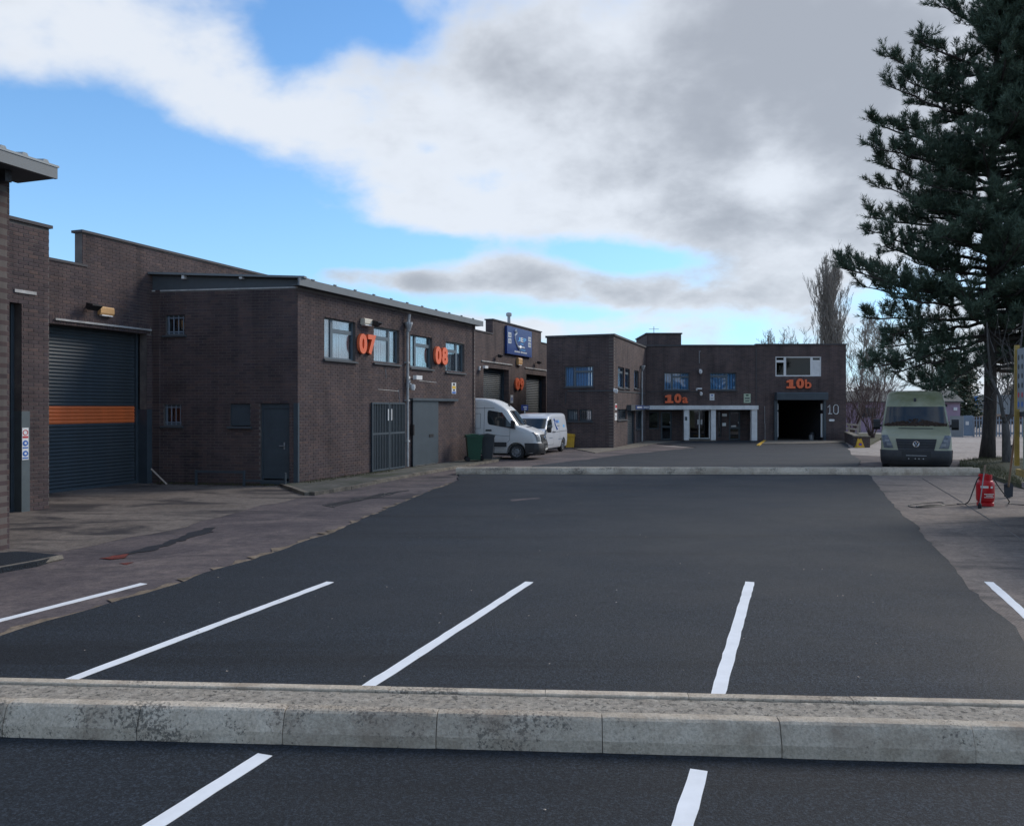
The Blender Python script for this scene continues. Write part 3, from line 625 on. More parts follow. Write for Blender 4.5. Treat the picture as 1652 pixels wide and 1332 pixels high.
def floodlight(label, fr, px, py, dep=-.25, size=.3):
    u, z = fr.pix(px, py, dep); t = thing('floodlight', label, 'floodlight', fr.at(u, 0, z), fr.rz)
    MB().path([(0, 0, -.05), (0, -.1, -.08), (0, -.18, -.02)], .018, 6).build('bracket', M['black'], t)
    MB().prism_yz([(-.16, .02), (-.36, -.03), (-.36, -.06), (-.2, -.16), (-.14, -.1)], -size/2, size/2).build('housing', M['black'], t)
    MB().add([(-size*.42, -.365, -.055), (size*.42, -.365, -.055), (size*.42, -.215, -.15), (-size*.42, -.215, -.15)], [(0, 1, 2, 3)]).build('lens', M['lampglass'], t)
def alarm(label, fr, px0, px1, pyt, pyb, mat, d=.11):
    rc = fr.rect(px0, px1, pyt, pyb, -d/2); t = thing('alarm_box', label, 'alarm box', fr.at(rc[0], 0, rc[2]), fr.rz); w, h = rc[1]-rc[0], rc[3]-rc[2]
    MB().prism_yz([(-.004, 0), (-.004, h), (-d*.8, h), (-d, h*.85), (-d, h*.2), (-d*.8, 0)], 0, w).build('cover', mat, t)
    MB().box(w*.1, w*.9, -d*.95, -.004, -.03, 0).build('strobe', M['white'], t)
def camera_unit(label, fr, px, py, s=1.0, dome=False):
    u, z = fr.pix(px, py, -.1); t = thing('security_camera', label, 'camera', fr.at(u, 0, z), fr.rz)
    MB().box(-.05*s, .05*s, -.05*s, -.004, -.08*s, .08*s).build('mount', M['white'], t)
    if dome: MB().lathe([(.01, -.14*s), (.06*s, -.12*s), (.085*s, -.05*s), (.085*s, .05*s), (.02, .07*s)], 12, (0, -.12*s, -.02*s)).build('dome', M['white'], t, smooth=True, angle=40)
    else:
        MB().tube((0, -.05*s, 0), (.08*s, -.18*s, .03*s), .015*s, n=6).build('arm', M['black'], t)
        MB().box(.0, .30*s, -.25*s, -.15*s, 0, .10*s).build('body', M['white'], t)
def wall_sign(name, label, fr, px0, px1, pyt, pyb, mat, marks=(), t=.012, group=None, off=.004):
    """flat plate; marks are (x0, x1, z0, z1, material) in fractions of the plate, or ('o', cx, cz, r, material)"""
    rc = fr.rect(px0, px1, pyt, pyb, -.02); w, h = rc[1]-rc[0], rc[3]-rc[2]
    o = thing(name, label, 'sign', fr.at(rc[0], -off-t, rc[2]), fr.rz, group)
    MB().box(0, w, 0, t, 0, h).build('plate', mat, o)
    for k in marks:
        if k[0] == 'o': MB().lathe([(k[3]*h, 0), (k[3]*h, .003)], 20, (k[1]*w, -.0045, k[2]*h), 'y').build('pictogram', k[4], o)
        elif k[0] == 'r': MB().lathe([(k[3]*h*.72, -.0045), (k[3]*h, -.0045), (k[3]*h, -.001), (k[3]*h*.72, -.001)], 20, (k[1]*w, 0, k[2]*h), 'y').build('pictogram', k[4], o)
        else: MB().box(k[0]*w, k[1]*w, -.004, -.0015, k[2]*h, k[3]*h).build('print', k[4], o)
    return o
def textline(o, w, h, x0, x1, z, hh, mat, seed):
    """a row of small lettering too far away to read, as separate short strokes"""
    r = random.Random(seed); m = MB(); x = x0*w
    while x < x1*w:
        ww = hh*h*r.uniform(.35, .7); m.box(x, min(x+ww, x1*w), -.004, -.0015, z*h, z*h + hh*h*r.uniform(.75, 1)); x += ww*1.35
    q = m.build('lettering', mat, o); q['kind'] = 'stuff'

# ------------------------------------------------------------------ building at the near left corner (only its end shows)
pn = gp(15, 885); nf = Frame((pn[0]-.35*4.2, pn[1]-4.2), pn)
bn = thing('workshop_block', 'nearest dark brick block cut off by the left edge, under a grey overhanging eave', 'building', (pn[0], pn[1], 0))
ne = Frame(pn, (pn[0]-3.6, pn[1]+.62))
wall(bn, nf, 5.24, single=150); wall(bn, ne, 5.24, bricks=False)
u, zt = nf.pix(93, 271, -.55); _, zb = nf.pix(93, 289, -.55)
part(bn, 'fascia', MB().box(-1, u, -.55, -.5, zb, zt), M['fascia'], nf)
part(bn, 'soffit', MB().box(-1, u-.01, -.497, .2, zb+.004, zb+.03), M['fdark'], nf)
rfm = MB().add([(-1, -.56, zt), (u+.02, -.56, zt), (u+.02, 4, zt+.5), (-1, 4, zt+.5), (-1, -.56, zt+.03), (u+.02, -.56, zt+.03), (u+.02, 4, zt+.53), (-1, 4, zt+.53)], [(3, 2, 1, 0), (4, 5, 6, 7), (0, 1, 5, 4), (1, 2, 6, 5), (2, 3, 7, 6), (3, 0, 4, 7)])
ro = part(bn, 'roof', rfm, M['roof'], nf)
for k in range(9): MB().add([(u-.25-k*.33, -.56, zt+.031), (u-.15-k*.33, -.56, zt+.031), (u-.17-k*.33, -.56, zt+.065), (u-.23-k*.33, -.56, zt+.065), (u-.25-k*.33, 4, zt+.531), (u-.15-k*.33, 4, zt+.531), (u-.17-k*.33, 4, zt+.565), (u-.23-k*.33, 4, zt+.565)], [(0, 1, 2, 3), (4, 7, 6, 5), (0, 4, 5, 1), (1, 5, 6, 2), (2, 6, 7, 3), (3, 7, 4, 0)]).build('roof_rib', M['roof'], ro)
part(bn, 'eave_bracket', MB().box(u-.62, u-.52, -.3, .1, zb-.16, zb), M['black'], nf)

# ------------------------------------------------------------------ brick warehouse with the orange-banded shutter
pq = gp(79, 820); pf = Frame((pq[0]-.35*5, pq[1]-5), pq)
sf = Frame((-9.52-.36*4.0, 21.87-4.0), (-9.52+.36*10.6, 21.87+10.6))
bw = thing('warehouse', 'dark brick warehouse with stepped parapet around the orange-banded roller shutter', 'building', (-9.52, 21.87, 0))
_, pt = pf.pix(88, 366); uo, _ = pf.pix(34.5, 740); ug, _ = pf.pix(47, 740); _, ot = pf.pix(40, 488)
op2 = (uo-3.6, uo, 0.0, ot)
wall(bw, pf, pt-.06, [op2], single=110); coping(bw, pf, 0, pf.len, pt-.06)
pr = Frame(pq, tuple(sf.p0 + sf.S*1.0)); wall(bw, pr, pt-.06, bricks=False)
shutter(bw, pf, (op2[0]+.01, op2[1]-.01, .004, ot), .22)
_, gz = pf.pix(40, 663)
part(bw, 'jamb_guard', MB().box(uo-.012, uo-.004, -.010, .2, .004, gz).box(uo-.012, ug, -.020, -.0105, .004, gz), M['guard'], pf)
a0, z0 = pf.pix(23, 466, -.01); a1, _ = pf.pix(58, 471, -.01)
part(bw, 'lintel_strip', MB().box(a0, a1, -.03, -.001, z0-.06, z0), M['strip'], pf)
op1 = sf.rect(78, 237, 521, 800); op1 = (op1[0], op1[1], 0.0, op1[3]); uh, zh = sf.pix(133, 371); _, zl = sf.pix(92, 418)
SH1 = sf.pix(150, 685, .33)[1], sf.pix(150, 655, .33)[1]
wall(bw, sf, zh-.06, [op1, (-.01, uh, zl-.06, 99)], single=190, soldiers=[(op1[0]-.2, op1[1]+.15, op1[3], op1[3]+.215)])
coping(bw, sf, uh, sf.len, zh-.06); coping(bw, sf, 0, uh+.1, zl-.055, .03)
shutter(bw, sf, (op1[0]+.01, op1[1]-.01, .004, op1[3]), .33, SH1, label='dark roller shutter with one orange band')
part(bw, 'jamb_guard', MB().box(op1[1]-.012, op1[1]-.004, -.01, .3, .004, 1.95).box(op1[1]-.012, op1[1]+.16, -.018, -.010, .004, 1.95), M['grey'], sf)
a0, z0 = sf.pix(88, 513, -.01); a1, _ = sf.pix(243, 528, -.01)
part(bw, 'lintel_strip', MB().box(a0, a1, -.05, -.001, z0-.045, z0), M['strip'], sf)
rm = MB().add([(-4, .5, 5.1), (sf.len, .5, 5.1), (sf.len, 9, 6.35), (-4, 9, 6.35), (-4, .5, 5.2), (sf.len, .5, 5.2), (sf.len, 9, 6.45), (-4, 9, 6.45)], [(3, 2, 1, 0), (4, 5, 6, 7), (0, 1, 5, 4), (1, 2, 6, 5), (2, 3, 7, 6), (3, 0, 4, 7)])
part(bw, 'roof', rm, M['roof'], sf)
wall(bw, Frame(sf.at(0, 9)[:2], sf.at(0)[:2]), 5.2, bricks=False); wall(bw, Frame(sf.at(sf.len, 9)[:2], sf.at(0, 9)[:2]), 6.3, bricks=False); wall(bw, Frame(sf.at(sf.len)[:2], sf.at(sf.len, 9)[:2]), 6.0, bricks=False)
part(bw, 'pier_roof', MB().box(0, pf.len, .2, 4, pt-.4, pt-.3), M['roof'], pf)
floodlight('black floodlight above the orange-banded shutter', sf, 152, 490)
alarm('orange and white alarm box above the orange-banded shutter', sf, 160, 182, 494, 507, M['alarm'])
u, z0 = pf.pix(35.5, 742, -.025); _, z1 = pf.pix(35.5, 690, -.025); u2, _ = pf.pix(46, 742, -.025); fs_ = pf; KX = (u2-u)/.13
o = thing('safety_sign', 'strip of three safety signs on the grey jamb at far left', 'sign', fs_.at(u, -.029, z0), fs_.rz); hh = z1-z0; o.scale = (KX, 1, 1)
MB().box(0, .13, 0, .006, 0, hh).build('plate', M['white'], o)
MB().lathe([(.040, -.003), (.055, -.003), (.055, -.001), (.040, -.001)], 18, (.065, 0, hh*.85), 'y', True).build('prohibition_mark', M['redprint'], o)
MB().box(.008, .122, -.003, -.0005, hh*.68, hh*.74).build('print', M['redprint'], o)
for zc in (.52, .2):
    MB().lathe([(.055, -.003), (.055, -.0005)], 18, (.065, 0, hh*zc), 'y').build('mandatory_mark', M['bluecircle'], o)
    MB().box(.01, .12, -.003, -.0005, hh*(zc-.16), hh*(zc-.12)).build('print', M['bluecircle'], o)
    MB().lathe([(.024, -.005), (.024, -.003)], 12, (.065, 0, hh*zc), 'y').build('pictogram', M['white'], o)

# ------------------------------------------------------------------ two-storey block with units 07 and 08
C0 = gp(480, 783); C1 = (-9.52, 21.87); C2 = (C0[0]+.40*10.25, C0[1]+10.25); C3 = (C2[0]-4.25, C2[1]+.75)
f7s = Frame(C1, C0); f7 = Frame(C0, C2)
b7 = thing('office_block', 'two-storey dark brick block with windows in grey frames and orange 07 and 08', 'building', (C0[0], C0[1], 0))
Z7 = 5.09
ops = []
for (x0, x1, yt, yb), lab in (((267, 298, 508, 540), 'small barred upper window'), ((264, 293, 652, 686), 'small barred lower window')):
    rc = f7s.rect(x0, x1, yt, yb); ops.append(rc); window(b7, f7s, rc, [(0, 1, 0, 1)], M['frame'], .05, bars=4, lab=lab)
rc = f7s.rect(371, 404, 651, 688); ops.append(rc)
o = part(b7, 'boarded_window', MB().box(.01, rc[1]-rc[0]-.01, 0, .03, .03, rc[3]-rc[2]-.01), M['grey'], f7s, rc[0], .04, rc[2]); MB().box(-.05, rc[1]-rc[0]+.05, -.12, 0, -.05, .01).build('sill', M['fdark'], o)
rc = f7s.rect(420, 467, 650, 784); rc = (rc[0], rc[1], .0, rc[3]); ops.append(rc); w, h = rc[1]-rc[0], rc[3]
o = part(b7, 'door', MB().box(.05, w-.05, .02, .06, .16, h-.14), M['grey'], f7s, rc[0], .06, 0)
t = MB(); t.box(.005, .05, 0, .07, .1, h-.01); t.box(w-.05, w-.005, 0, .07, .1, h-.01); t.box(.05, w-.05, 0, .07, h-.135, h-.01); t.box(.0, w, -.05, .1, 0, .1); t.build('door_frame', M['grey'], o)
t = MB(); t.box(w-.19, w-.155, .005, .018, .92, 1.10); t.box(w-.30, w-.16, -.03, -.01, 1.0, 1.02); t.tube((w-.17, .01, 1.01), (w-.17, -.03, 1.01), .01, n=6); t.build('handle', M['steel'], o)
wall(b7, f7s, Z7, ops, single=300)
u, z1 = f7s.pix(483, 650)
part(b7, 'corner_guard', MB().box(f7s.len-.10, f7s.len+.012, -.02, -.011, 0, z1), M['grey'], f7s)
part(b7, 'corner_guard', MB().box(-.012, .05, -.02, -.011, 0, z1), M['grey'], f7)
ops = []
LC = [(0, .30, 0, 1), (.30, 1, .70, 1), (.30, 1, 0, .70)]; RC = [(0, .66, .70, 1), (0, .66, 0, .70), (.66, 1, 0, 1)]
for i, (x0, x1, yt, yb, cl) in enumerate(((523, 573, 510, 578, LC), (603, 644, 526, 584, RC), (662, 697, 538, 592, LC), (719, 749, 550, 599, RC))):
    rc = f7.rect(x0, x1, yt, yb); ops.append(rc); window(b7, f7, rc, cl, M['frame'], .055, blind=.13 if i in (0, 1, 3) else .16, bm=M['whiteblind'], grille=i < 2)
# barred double gate, steel-faced door
rg = f7.rect(599, 650, 651, 762); rg = (rg[0], rg[1], 0.0, rg[3]); ops.append(rg); w, h = rg[1]-rg[0], rg[3]
o = part(b7, 'double_door', MB().box(.05, w/2-.01, .0, .05, .06, h-.06).box(w/2+.01, w-.05, .0, .05, .06, h-.06), M['fdark'], f7, rg[0], .14, 0)
MB().box(0, w, -.1, .1, 0, .055).build('threshold', M['fdark'], o)
o = part(b7, 'security_gate', (lambda t: (ringbox(t, -.05, w/2-.01, .10, h+.04, .05, 0, .045), ringbox(t, w/2+.01, w+.05, .10, h+.04, .05, 0, .045), t)[-1])(MB()), M['grey'], f7, rg[0], -.07, 0)
for i in range(10):
    if i == 0: bmx = MB().box(-.014, .014, .008, .036, .15, h-.01).mesh('gate_bar', M['grey'])
    for k in (0, 1): obj('gate_bar', bmx, o, (-.0 + .05 + i*(w/2-.1)/9 + k*w/2, 0, 0))
MB().box(0, w/2-.06, .002, .006, 1.18, 1.24).box(w/2+.06, w, .002, .006, 1.18, 1.24).build('cross_rail', M['grey'], o)
for x in (w/2-.12, w/2+.08): MB().box(x, x+.04, -.02, -.002, 1.6, 1.95).build('pull_handle', M['white'], o)
rd = f7.rect(664, 703, 649, 753); rd = (rd[0], rd[1], 0.0, rd[3]); ops.append(rd); w, h = rd[1]-rd[0], rd[3]
o = part(b7, 'steel_door', MB().box(-.04, w+.04, .0, .04, .12, h+.05), M['grey'], f7, rd[0], -.08, 0)
MB().box(w*.62, w*.80, -.012, -.001, 1.0, 1.10).build('letter_plate', M['black'], o)
MB().box(-.12, -.045, -.06, .05, 1.1, 1.45).build('lock_box', M['black'], o)
for x in (.06, w*.5, w*.93): MB().box(x, x+.03, 0, .04, .0, .12).build('foot_bracket', M['grey'], o)
MB().tube((.0, .02, .10), (w, .02, .10), .015, n=6).build('bottom_rail', M['grey'], o)
a1, zr = f7.pix(738, 655, -.1)
part(b7, 'sliding_rail', MB().box(rd[0]-.15, a1, -.14, -.01, rd[3]+.06, rd[3]+.14), M['grey'], f7)
wall(b7, f7, Z7, ops)
wall(b7, Frame(C2, C3), Z7, bricks=False); wall(b7, Frame(C3, C1), Z7, bricks=False)
part(b7, 'floor_slab', MB().box(.3, f7.len-.3, .3, 3.6, 2.55, 2.7), M['room'], f7)
# downpipe with hopper
u, zp = f7.pix(658, 522, -.1); ho = part(b7, 'downpipe', MB().path([(0, -.09, 0.12), (0, -.09, zp-.1)], .045, 10), M['pipe'], f7, u, 0, 0, True, 60)
MB().lathe([(.05, zp-.25), (.06, zp-.2), (.13, zp-.02), (.13, zp+.04)], 10, (0, -.13, 0)).build('hopper', M['pipe'], ho); MB().path([(0, -.12, zp+.02), (0, -.16, zp+.3)], .05, 8).build('outlet', M['pipe'], ho)
for z in (.9, 2.2, 3.4): MB().box(-.07, .07, -.14, -.011, z, z+.05).build('pipe_bracket', M['pipe'], ho)
# roof, fascias
u, zt7 = f7.pix(489, 451, -.22); _, zb7 = f7.pix(489, 461.5, -.22)
part(b7, 'fascia', MB().box(-.22, f7.len+.25, -.22, -.17, Z7+.0, Z7+.19), M['fascia'], f7)
part(b7, 'soffit', MB().box(-.2, f7.len+.2, -.168, .05, Z7+.003, Z7+.03), M['fdark'], f7)
_, zl7 = f7s.pix(250, 441, -.05); 
o = part(b7, 'gable_cladding', MB().prism_xz([(.0, Z7+.002), (f7s.len+.14, Z7+.002), (f7s.len+.14, Z7+.17), (0, zl7-.03)], 0.01, .06), M['fdark'], f7s)
rt = part(b7, 'roof', MB().prism_xz([(-.06, zl7-.025), (f7s.len+.25, Z7+.192), (f7s.len+.25, Z7+.245), (-.06, zl7+.03)], -.16, .0), M['fascia'], f7s)
MB().prism_xz([(-.06, zl7-.02), (f7s.len+.24, Z7+.20), (f7s.len+.24, Z7+.225), (-.06, zl7+.01)], .002, 11.2).build('roof_sheet', M['roof'], rt)
for k in range(11): part(b7, 'roof_rib', MB().box(.3+k*1.0, .42+k*1.0, -.235, -.2, Z7+.195, Z7+.222), M['fascia'], f7)
part(b7, 'fascia_strip', MB().box(0, f7s.len, -.02, .005, Z7-.035, Z7+.0), M['strip'], f7s)
for x in (295, 388):
    u, z = f7s.pix(x, 446, -.1); part(b7, 'roof_bracket', MB().box(u-.03, u+.05, -.12, .008, z-.06, z+.05), M['white'], f7s)
number_sign('orange 07 between the two left upper windows', f7, '07', 579, 606, 537, 570, .05)
number_sign('orange 08 left of the last upper window', f7, '08', 702, 722, 558, 587, .05)
alarm('pale alarm box above the orange 07', f7, 585, 598, 513, 523, M['cream'], .16); floodlight('black floodlight beside the alarm box above the 07', f7, 606, 518, -.2, .25)
camera_unit('white bullet camera right of the downpipe over the steel door', f7, 662, 612, 1.3); camera_unit('white dome camera just below the bullet camera by the downpipe', f7, 665, 622, 1.0, True)
wall_sign('notice_sign', 'small white, yellow and blue notice on the brick under the 08 window', f7, 729, 736, 617, 635, M['white'], [(.1, .9, .45, .7, M['amberprint']), (.1, .9, .03, .2, M['bluecircle']), (.3, .7, .75, .95, M['black']), (.3, .7, .25, .4, M['black'])])
for (xa, ya, xb, yb) in ((622, 594, 623, 610), (610, 628, 643, 631), (643, 628, 645, 650), (676, 614, 704, 617)):
    a, z0 = f7.pix(xa, ya, -.012); c, z1 = f7.pix(xb, yb, -.012)
    part(b7, 'cable', MB().tube((a, -.012, z0), (c, -.012, z1), .008, n=5), M['pipe'], f7)
# pavement with edging beside the block
pe = [(C0[0]-.25, C0[1]-.25), gp(500, 799), gp(560, 789), gp(620, 776), gp(680, 765), gp(735, 755), gp(800, 744)]
pw = [(C0[0]+.06, C0[1]-.1), (C2[0]+.12, C2[1]+.0), (C2[0]+.3, C2[1]+.2)]
m = MB(); P_ = [(C0[0]+.05, C0[1]-.05)] + pe + [(C2[0]+1.0, C2[1]+.9), (C2[0]+.05, C2[1])]
m.prism_xy(P_, -.02, .075); tag(m.build('pavement', M['pave']), kind='structure')
m = MB(); r = random.Random(3)
for i, (p, q) in enumerate(zip(pe, pe[1:])):
    p, q = Vector(p), Vector(q); n = max(1, round((q-p).length/.9)); d = (q-p).normalized(); nn = Vector((d.y, -d.x))*.12; p = p + nn*.04; q = q + nn*.04
    for k in range(n):
        a, b = p.lerp(q, (k+.01)/n), p.lerp(q, (k+.99)/n); t = MB().prism_xy([tuple(a), tuple(b), tuple(b+nn), tuple(a+nn)], -.02, .082 + r.uniform(-.01, .006))
        tag(t.build('pavement_edging', M['edging'], bpy.data.objects['pavement']))
# low rail and loose stick by the side wall
o = thing('guard_rail', 'low dark steel rail standing in front of the grey side door', 'rail', gp(314, 783) + (0,), f7s.rz)
W_ = 2.45
for x, h in ((0, .40), (1.32, .40), (2.43, .36)): MB().box(x, x+.05, 0, .05, 0, h).build('post', M['grey'], o)
MB().box(.052, 1.318, .01, .04, .33, .385).build('rail', M['grey'], o); MB().box(1.372, 2.428, .01, .04, .12, .17).build('rail', M['grey'], o)
a = ((244-CX)/F*21.5, 21.5); b = ((269-CX)/F*21.3, 21.3)
tag(MB().tube((a[0], a[1], .40), (b[0], b[1], .022), .02, n=6).build('stick', M['palewood']), 'pale stick leaning at the foot of the side wall beside the shutter', 'stick')
# ------------------------------------------------------------------ unit 09 warehouse front
f9 = Frame((-5.0, 32.0), (-5.0+.38*20.3, 52.3))
b9 = thing('warehouse', 'brick warehouse front with raised parapet behind the white vans', 'building', (-5.0, 32.0, 0))
uh0, zh9 = f9.pix(795, 514); uh1, _ = f9.pix(873, 533); _, zl9 = f9.pix(770, 532)
ops = []
for x0, x1, yt in ((780, 821, 592), (849, 881, 603)):
    rc = f9.rect(x0, x1, yt, 720); rc = (rc[0], rc[1], 0.0, rc[3]); ops.append(rc)
z = f9.pix(860, 666, .33)[1]; z2 = f9.pix(860, 676, .33)[1]
shutter(b9, f9, (ops[0][0]+.01, ops[0][1]-.01, .004, ops[0][3]), .33, None, .1)
shutter(b9, f9, (ops[1][0]+.01, ops[1][1]-.01, .004, ops[1][3]), .33, (z2-.25, z), .1, label='dark roller shutter with one orange band')
wall(b9, f9, zh9-.06, ops + [(-.01, uh0, zl9-.06, 99), (uh1, f9.len+.01, zl9+.06, 99)], bricks=False, thick=.4)
coping(b9, f9, uh0, uh1, zh9-.06, thick=.45); coping(b9, f9, 0, uh0-.06, zl9-.06, .04, thick=.45); coping(b9, f9, uh1+.06, f9.len, zl9+.06, .04, thick=.45)
for x0, x1, y0 in ((777, 826, 581), (847, 881, 592)):
    a, z = f9.pix(x0, y0, -.02); c, _ = f9.pix(x1, y0, -.02); part(b9, 'lintel_strip', MB().box(a, c, -.05, -.002, z-.06, z), M['strip'], f9)
rm = MB().add([(0, .5, 5.5), (f9.len, .5, 5.5), (f9.len, 7, 7.2), (0, 7, 7.2), (0, .5, 5.6), (f9.len, .5, 5.6), (f9.len, 7, 7.3), (0, 7, 7.3)], [(3, 2, 1, 0), (4, 5, 6, 7), (0, 1, 5, 4), (1, 2, 6, 5), (2, 3, 7, 6), (3, 0, 4, 7)])
ro = part(b9, 'roof', rm, M['roof'], f9)
u, z = f9.pix(821, 504, 2.5); MB().lathe([(.10, 5.5), (.10, z-.25), (.18, z-.22), (.18, z-.05), (.08, z)], 12, (u, 2.5, 0)).build('vent_pipe', M['pipe'], ro)
wall(b9, Frame(f9.at(0, 9)[:2], f9.at(0)[:2]), 5.5, bricks=False); wall(b9, Frame(f9.at(f9.len, 9)[:2], f9.at(0, 9)[:2]), 5.5, bricks=False)
wall(b9, Frame(f9.at(f9.len)[:2], f9.at(f9.len, 9)[:2]), 5.5, bricks=False)
number_sign('orange 09 on the brick pier between the two far shutters', f9, '09', 832, 845, 609, 629, .05)
floodlight('small floodlight left of the blue company sign', f9, 806, 572, -.2, .3); floodlight('small floodlight right of the blue company sign', f9, 869, 583, -.2, .3)
alarm('amber alarm box under the blue company sign', f9, 835, 841, 577, 588, M['alarm'], .15)
camera_unit('white camera at the top left of the first far shutter', f9, 776, 594, 1.3)
wall_sign('notice_sign', 'tall white notice on the pier under the orange 09', f9, 824, 828, 637, 650, M['white'], [(.3, .7, .3, .7, M['bluecircle'])])
rc = f9.rect(817, 857, 525, 570, -.1); w, h = rc[1]-rc[0], rc[3]-rc[2]
o = thing('company_sign', 'large blue company board with a white handset and JEP lettering high on the brick', 'sign', f9.at(rc[0], -.14, rc[2]), f9.rz)
MB().box(0, w, 0, .13, 0, h).build('board', M['blue'], o)
hs = [(.30, .90), (.335, .80), (.29, .70), (.30, .58), (.34, .44), (.40, .32), (.46, .26), (.50, .34)]
MB().path([(x*w, -.012, z*h) for x, z in hs], [.10, .10, .05, .045, .045, .055, .11, .09], 6).build('handset_emblem', M['white'], o)
for c, x, mt in (('J', .40, 'cyan'), ('E', .52, 'white'), ('P', .64, 'cyan')):
    me = text_mesh(c, 1.0, .01, M[mt], .03); a, c2 = msize(me)
    for v in me.vertices: v.co.x *= .11*w/a; v.co.z *= .16*h/c2
    obj('letter', me, o, (x*w, -.002, .52*h))
textline(o, w, h, .52, .64, .42, .05, M['cyan'], 1); textline(o, w, h, .52, .70, .30, .06, M['white'], 2); textline(o, w, h, .52, .72, .20, .045, M['cyan'], 3)
textline(o, w, h, .28, .50, .10, .055, M['white'], 4); textline(o, w, h, .53, .78, .10, .055, M['white'], 5)
for x in (.04, .84):
    for z in (.38, .60):
        q = MB().box(x*w, (x+.115)*w, -.006, -.002, z*h, (z+.17)*h).build('picture_tile', M['white'], o)
        for a in (.15, .58): MB().box((x+a*.115)*w, (x+(a+.28)*.115)*w, -.009, -.0065, (z+.03)*h, (z+.14)*h).build('print', M['fence'], q)
# small blue hanging sign behind the van
pl = Vector((1.05, 36.4)); fh = Frame((.55, 36.6), (1.5, 36.2))
rc = fh.rect(841, 852, 653, 662)
o = thing('post_sign', 'small blue sign on a grey post behind the big white van', 'sign', fh.at(rc[0], 0, 0), fh.rz); w = rc[1]-rc[0]
MB().box(0, w, -.02, 0, rc[2], rc[3]).build('board', M['blue'], o); MB().tube((w*.45, .04, 0), (w*.45, .04, rc[3]-.05), .03, n=8).build('post', M['steel'], o)
m = MB(); m.box(w*.35, w*.85, -.024, -.0215, rc[2]+.13, rc[2]+.17); m.box(w*.45, w*.8, -.024, -.0215, rc[2]+.04, rc[2]+.08); q = m.build('lettering', M['white'], o); q['kind'] = 'stuff'

# ------------------------------------------------------------------ corner block with blue blinds
K0, K1 = gp(882, 720.5), gp(990, 722.5); K2 = (7.97, 49.3); K3 = (K0[0]+2.6, K0[1]+8.6)
fk = Frame(K0, K1); fr_ = Frame(K1, K2)
bk = thing('corner_block', 'flat-roofed brick corner block with one wide blue-blinded window facing the yard', 'building', (K1[0], K1[1], 0))
_, zk = fk.pix(985, 539)
ops = []
rc = fk.rect(911, 957, 591, 624); ops.append(rc); window(bk, fk, rc, [(0, .34, 0, 1), (.34, 1, .74, 1), (.34, 1, 0, .74)], M['frame'], .05, blind=.13, bm=M['blueblind'])
for x0, x1 in ((915, 932), (935, 955)):
    rc = fk.rect(x0, x1, 660, 679); ops.append(rc); window(bk, fk, rc, [(0, 1, 0, 1)], M['grey'], .05, bars=6, blind=.2 if x0 == 915 else None, bm=M['whiteblind'])
wall(bk, fk, zk-.08, ops, bricks=False); coping(bk, fk, 0, fk.len, zk-.08, .06, .1)
ops = []
for x0, x1, cl in ((997, 1007, [(0, 1, .76, 1), (0, 1, 0, .76)]), (1008.5, 1016, [(0, 1, .76, 1), (0, 1, 0, .76)]), (1023, 1030.5, [(0, 1, 0, 1)])):
    rc = fr_.rect(x0, x1, 591+(x0-997)*.22, 625+(x0-997)*.05); ops.append(rc); window(bk, fr_, rc, cl, M['frame'], .06, blind=.2, bm=M['blueblind'])
rc = fr_.rect(996, 1011, 660, 677); ops.append(rc); window(bk, fr_, rc, [(0, .5, 0, 1), (.5, 1, 0, 1)], M['grey'], .06, bars=7)
rc = fr_.rect(1012.5, 1024, 656, 717); rc = (rc[0], rc[1], .0, rc[3]); ops.append(rc); shutter(bk, fr_, (rc[0]+.01, rc[1]-.01, .004, rc[3]), .12, None, .1)
rc = fr_.rect(1026, 1036, 662, 692); ops.append(rc); window(bk, fr_, rc, [(0, 1, 0, 1)], M['grey'], .08, bars=5)
wall(bk, fr_, zk-.08, ops, bricks=False); coping(bk, fr_, .02, fr_.len, zk-.08, .06, .1)
wall(bk, Frame(K3, K0), zk-.08, bricks=False)
m = MB(); m.add([(x-K1[0], y-K1[1], zk-.12) for x, y in (K0, K1, K2, K3)], [(0, 1, 2, 3)]); m.build('roof', M['coping'], bk)
_, zc = fk.pix(960, 629.5); part(bk, 'cable_run', MB().box(fk.pix(912, 630)[0]+.15, fk.len, -.03, -.002, zc-.05, zc), M['fdark'], fk)
uc = fk.pix(912, 630)[0]; part(bk, 'cable_drop', MB().path([(uc+.15, -.016, zc-.03), (uc+.03, -.016, zc-.12), (uc, -.016, zc-.7)], .014, 5), M['fdark'], fk)
part(bk, 'cable_run', MB().box(0, fr_.len-.3, -.03, -.002, zc-.05, zc), M['fdark'], fr_)
u, z = fr_.pix(1036, 591, -.1); o = part(bk, 'downpipe', MB().path([(u, -.09, .05), (u, -.09, z)], .05, 8), M['pipe'], fr_); MB().lathe([(.05, z-.25), (.15, z), (.15, z+.05)], 10, (u, -.13, 0)).build('hopper', M['pipe'], o)
part(bk, 'shutter_housing', MB().box(fr_.pix(1011, 655)[0], fr_.pix(1034, 655)[0], -.25, -.002, fr_.pix(1012, 662)[1], fr_.pix(1012, 653)[1]), M['fdark'], fr_)
ft = Frame(fr_.at(fr_.pix(1018, 655)[0], -.27)[:2], fr_.at(fr_.pix(1043, 655)[0]-.4, -.27)[:2])
rc = (0, ft.len, fr_.pix(1020, 660)[1], fr_.pix(1020, 654)[1]); o = thing('company_sign', 'narrow dark blue name board over the corner entrance', 'sign', ft.at(0, 0, rc[2]), ft.rz); h = rc[3]-rc[2]
MB().box(0, ft.len, 0, .02, 0, h).build('board', M['blue'], o); textline(o, ft.len, h, .08, .42, .28, .5, M['white'], 7); textline(o, ft.len, h, .54, .92, .28, .5, M['white'], 8)
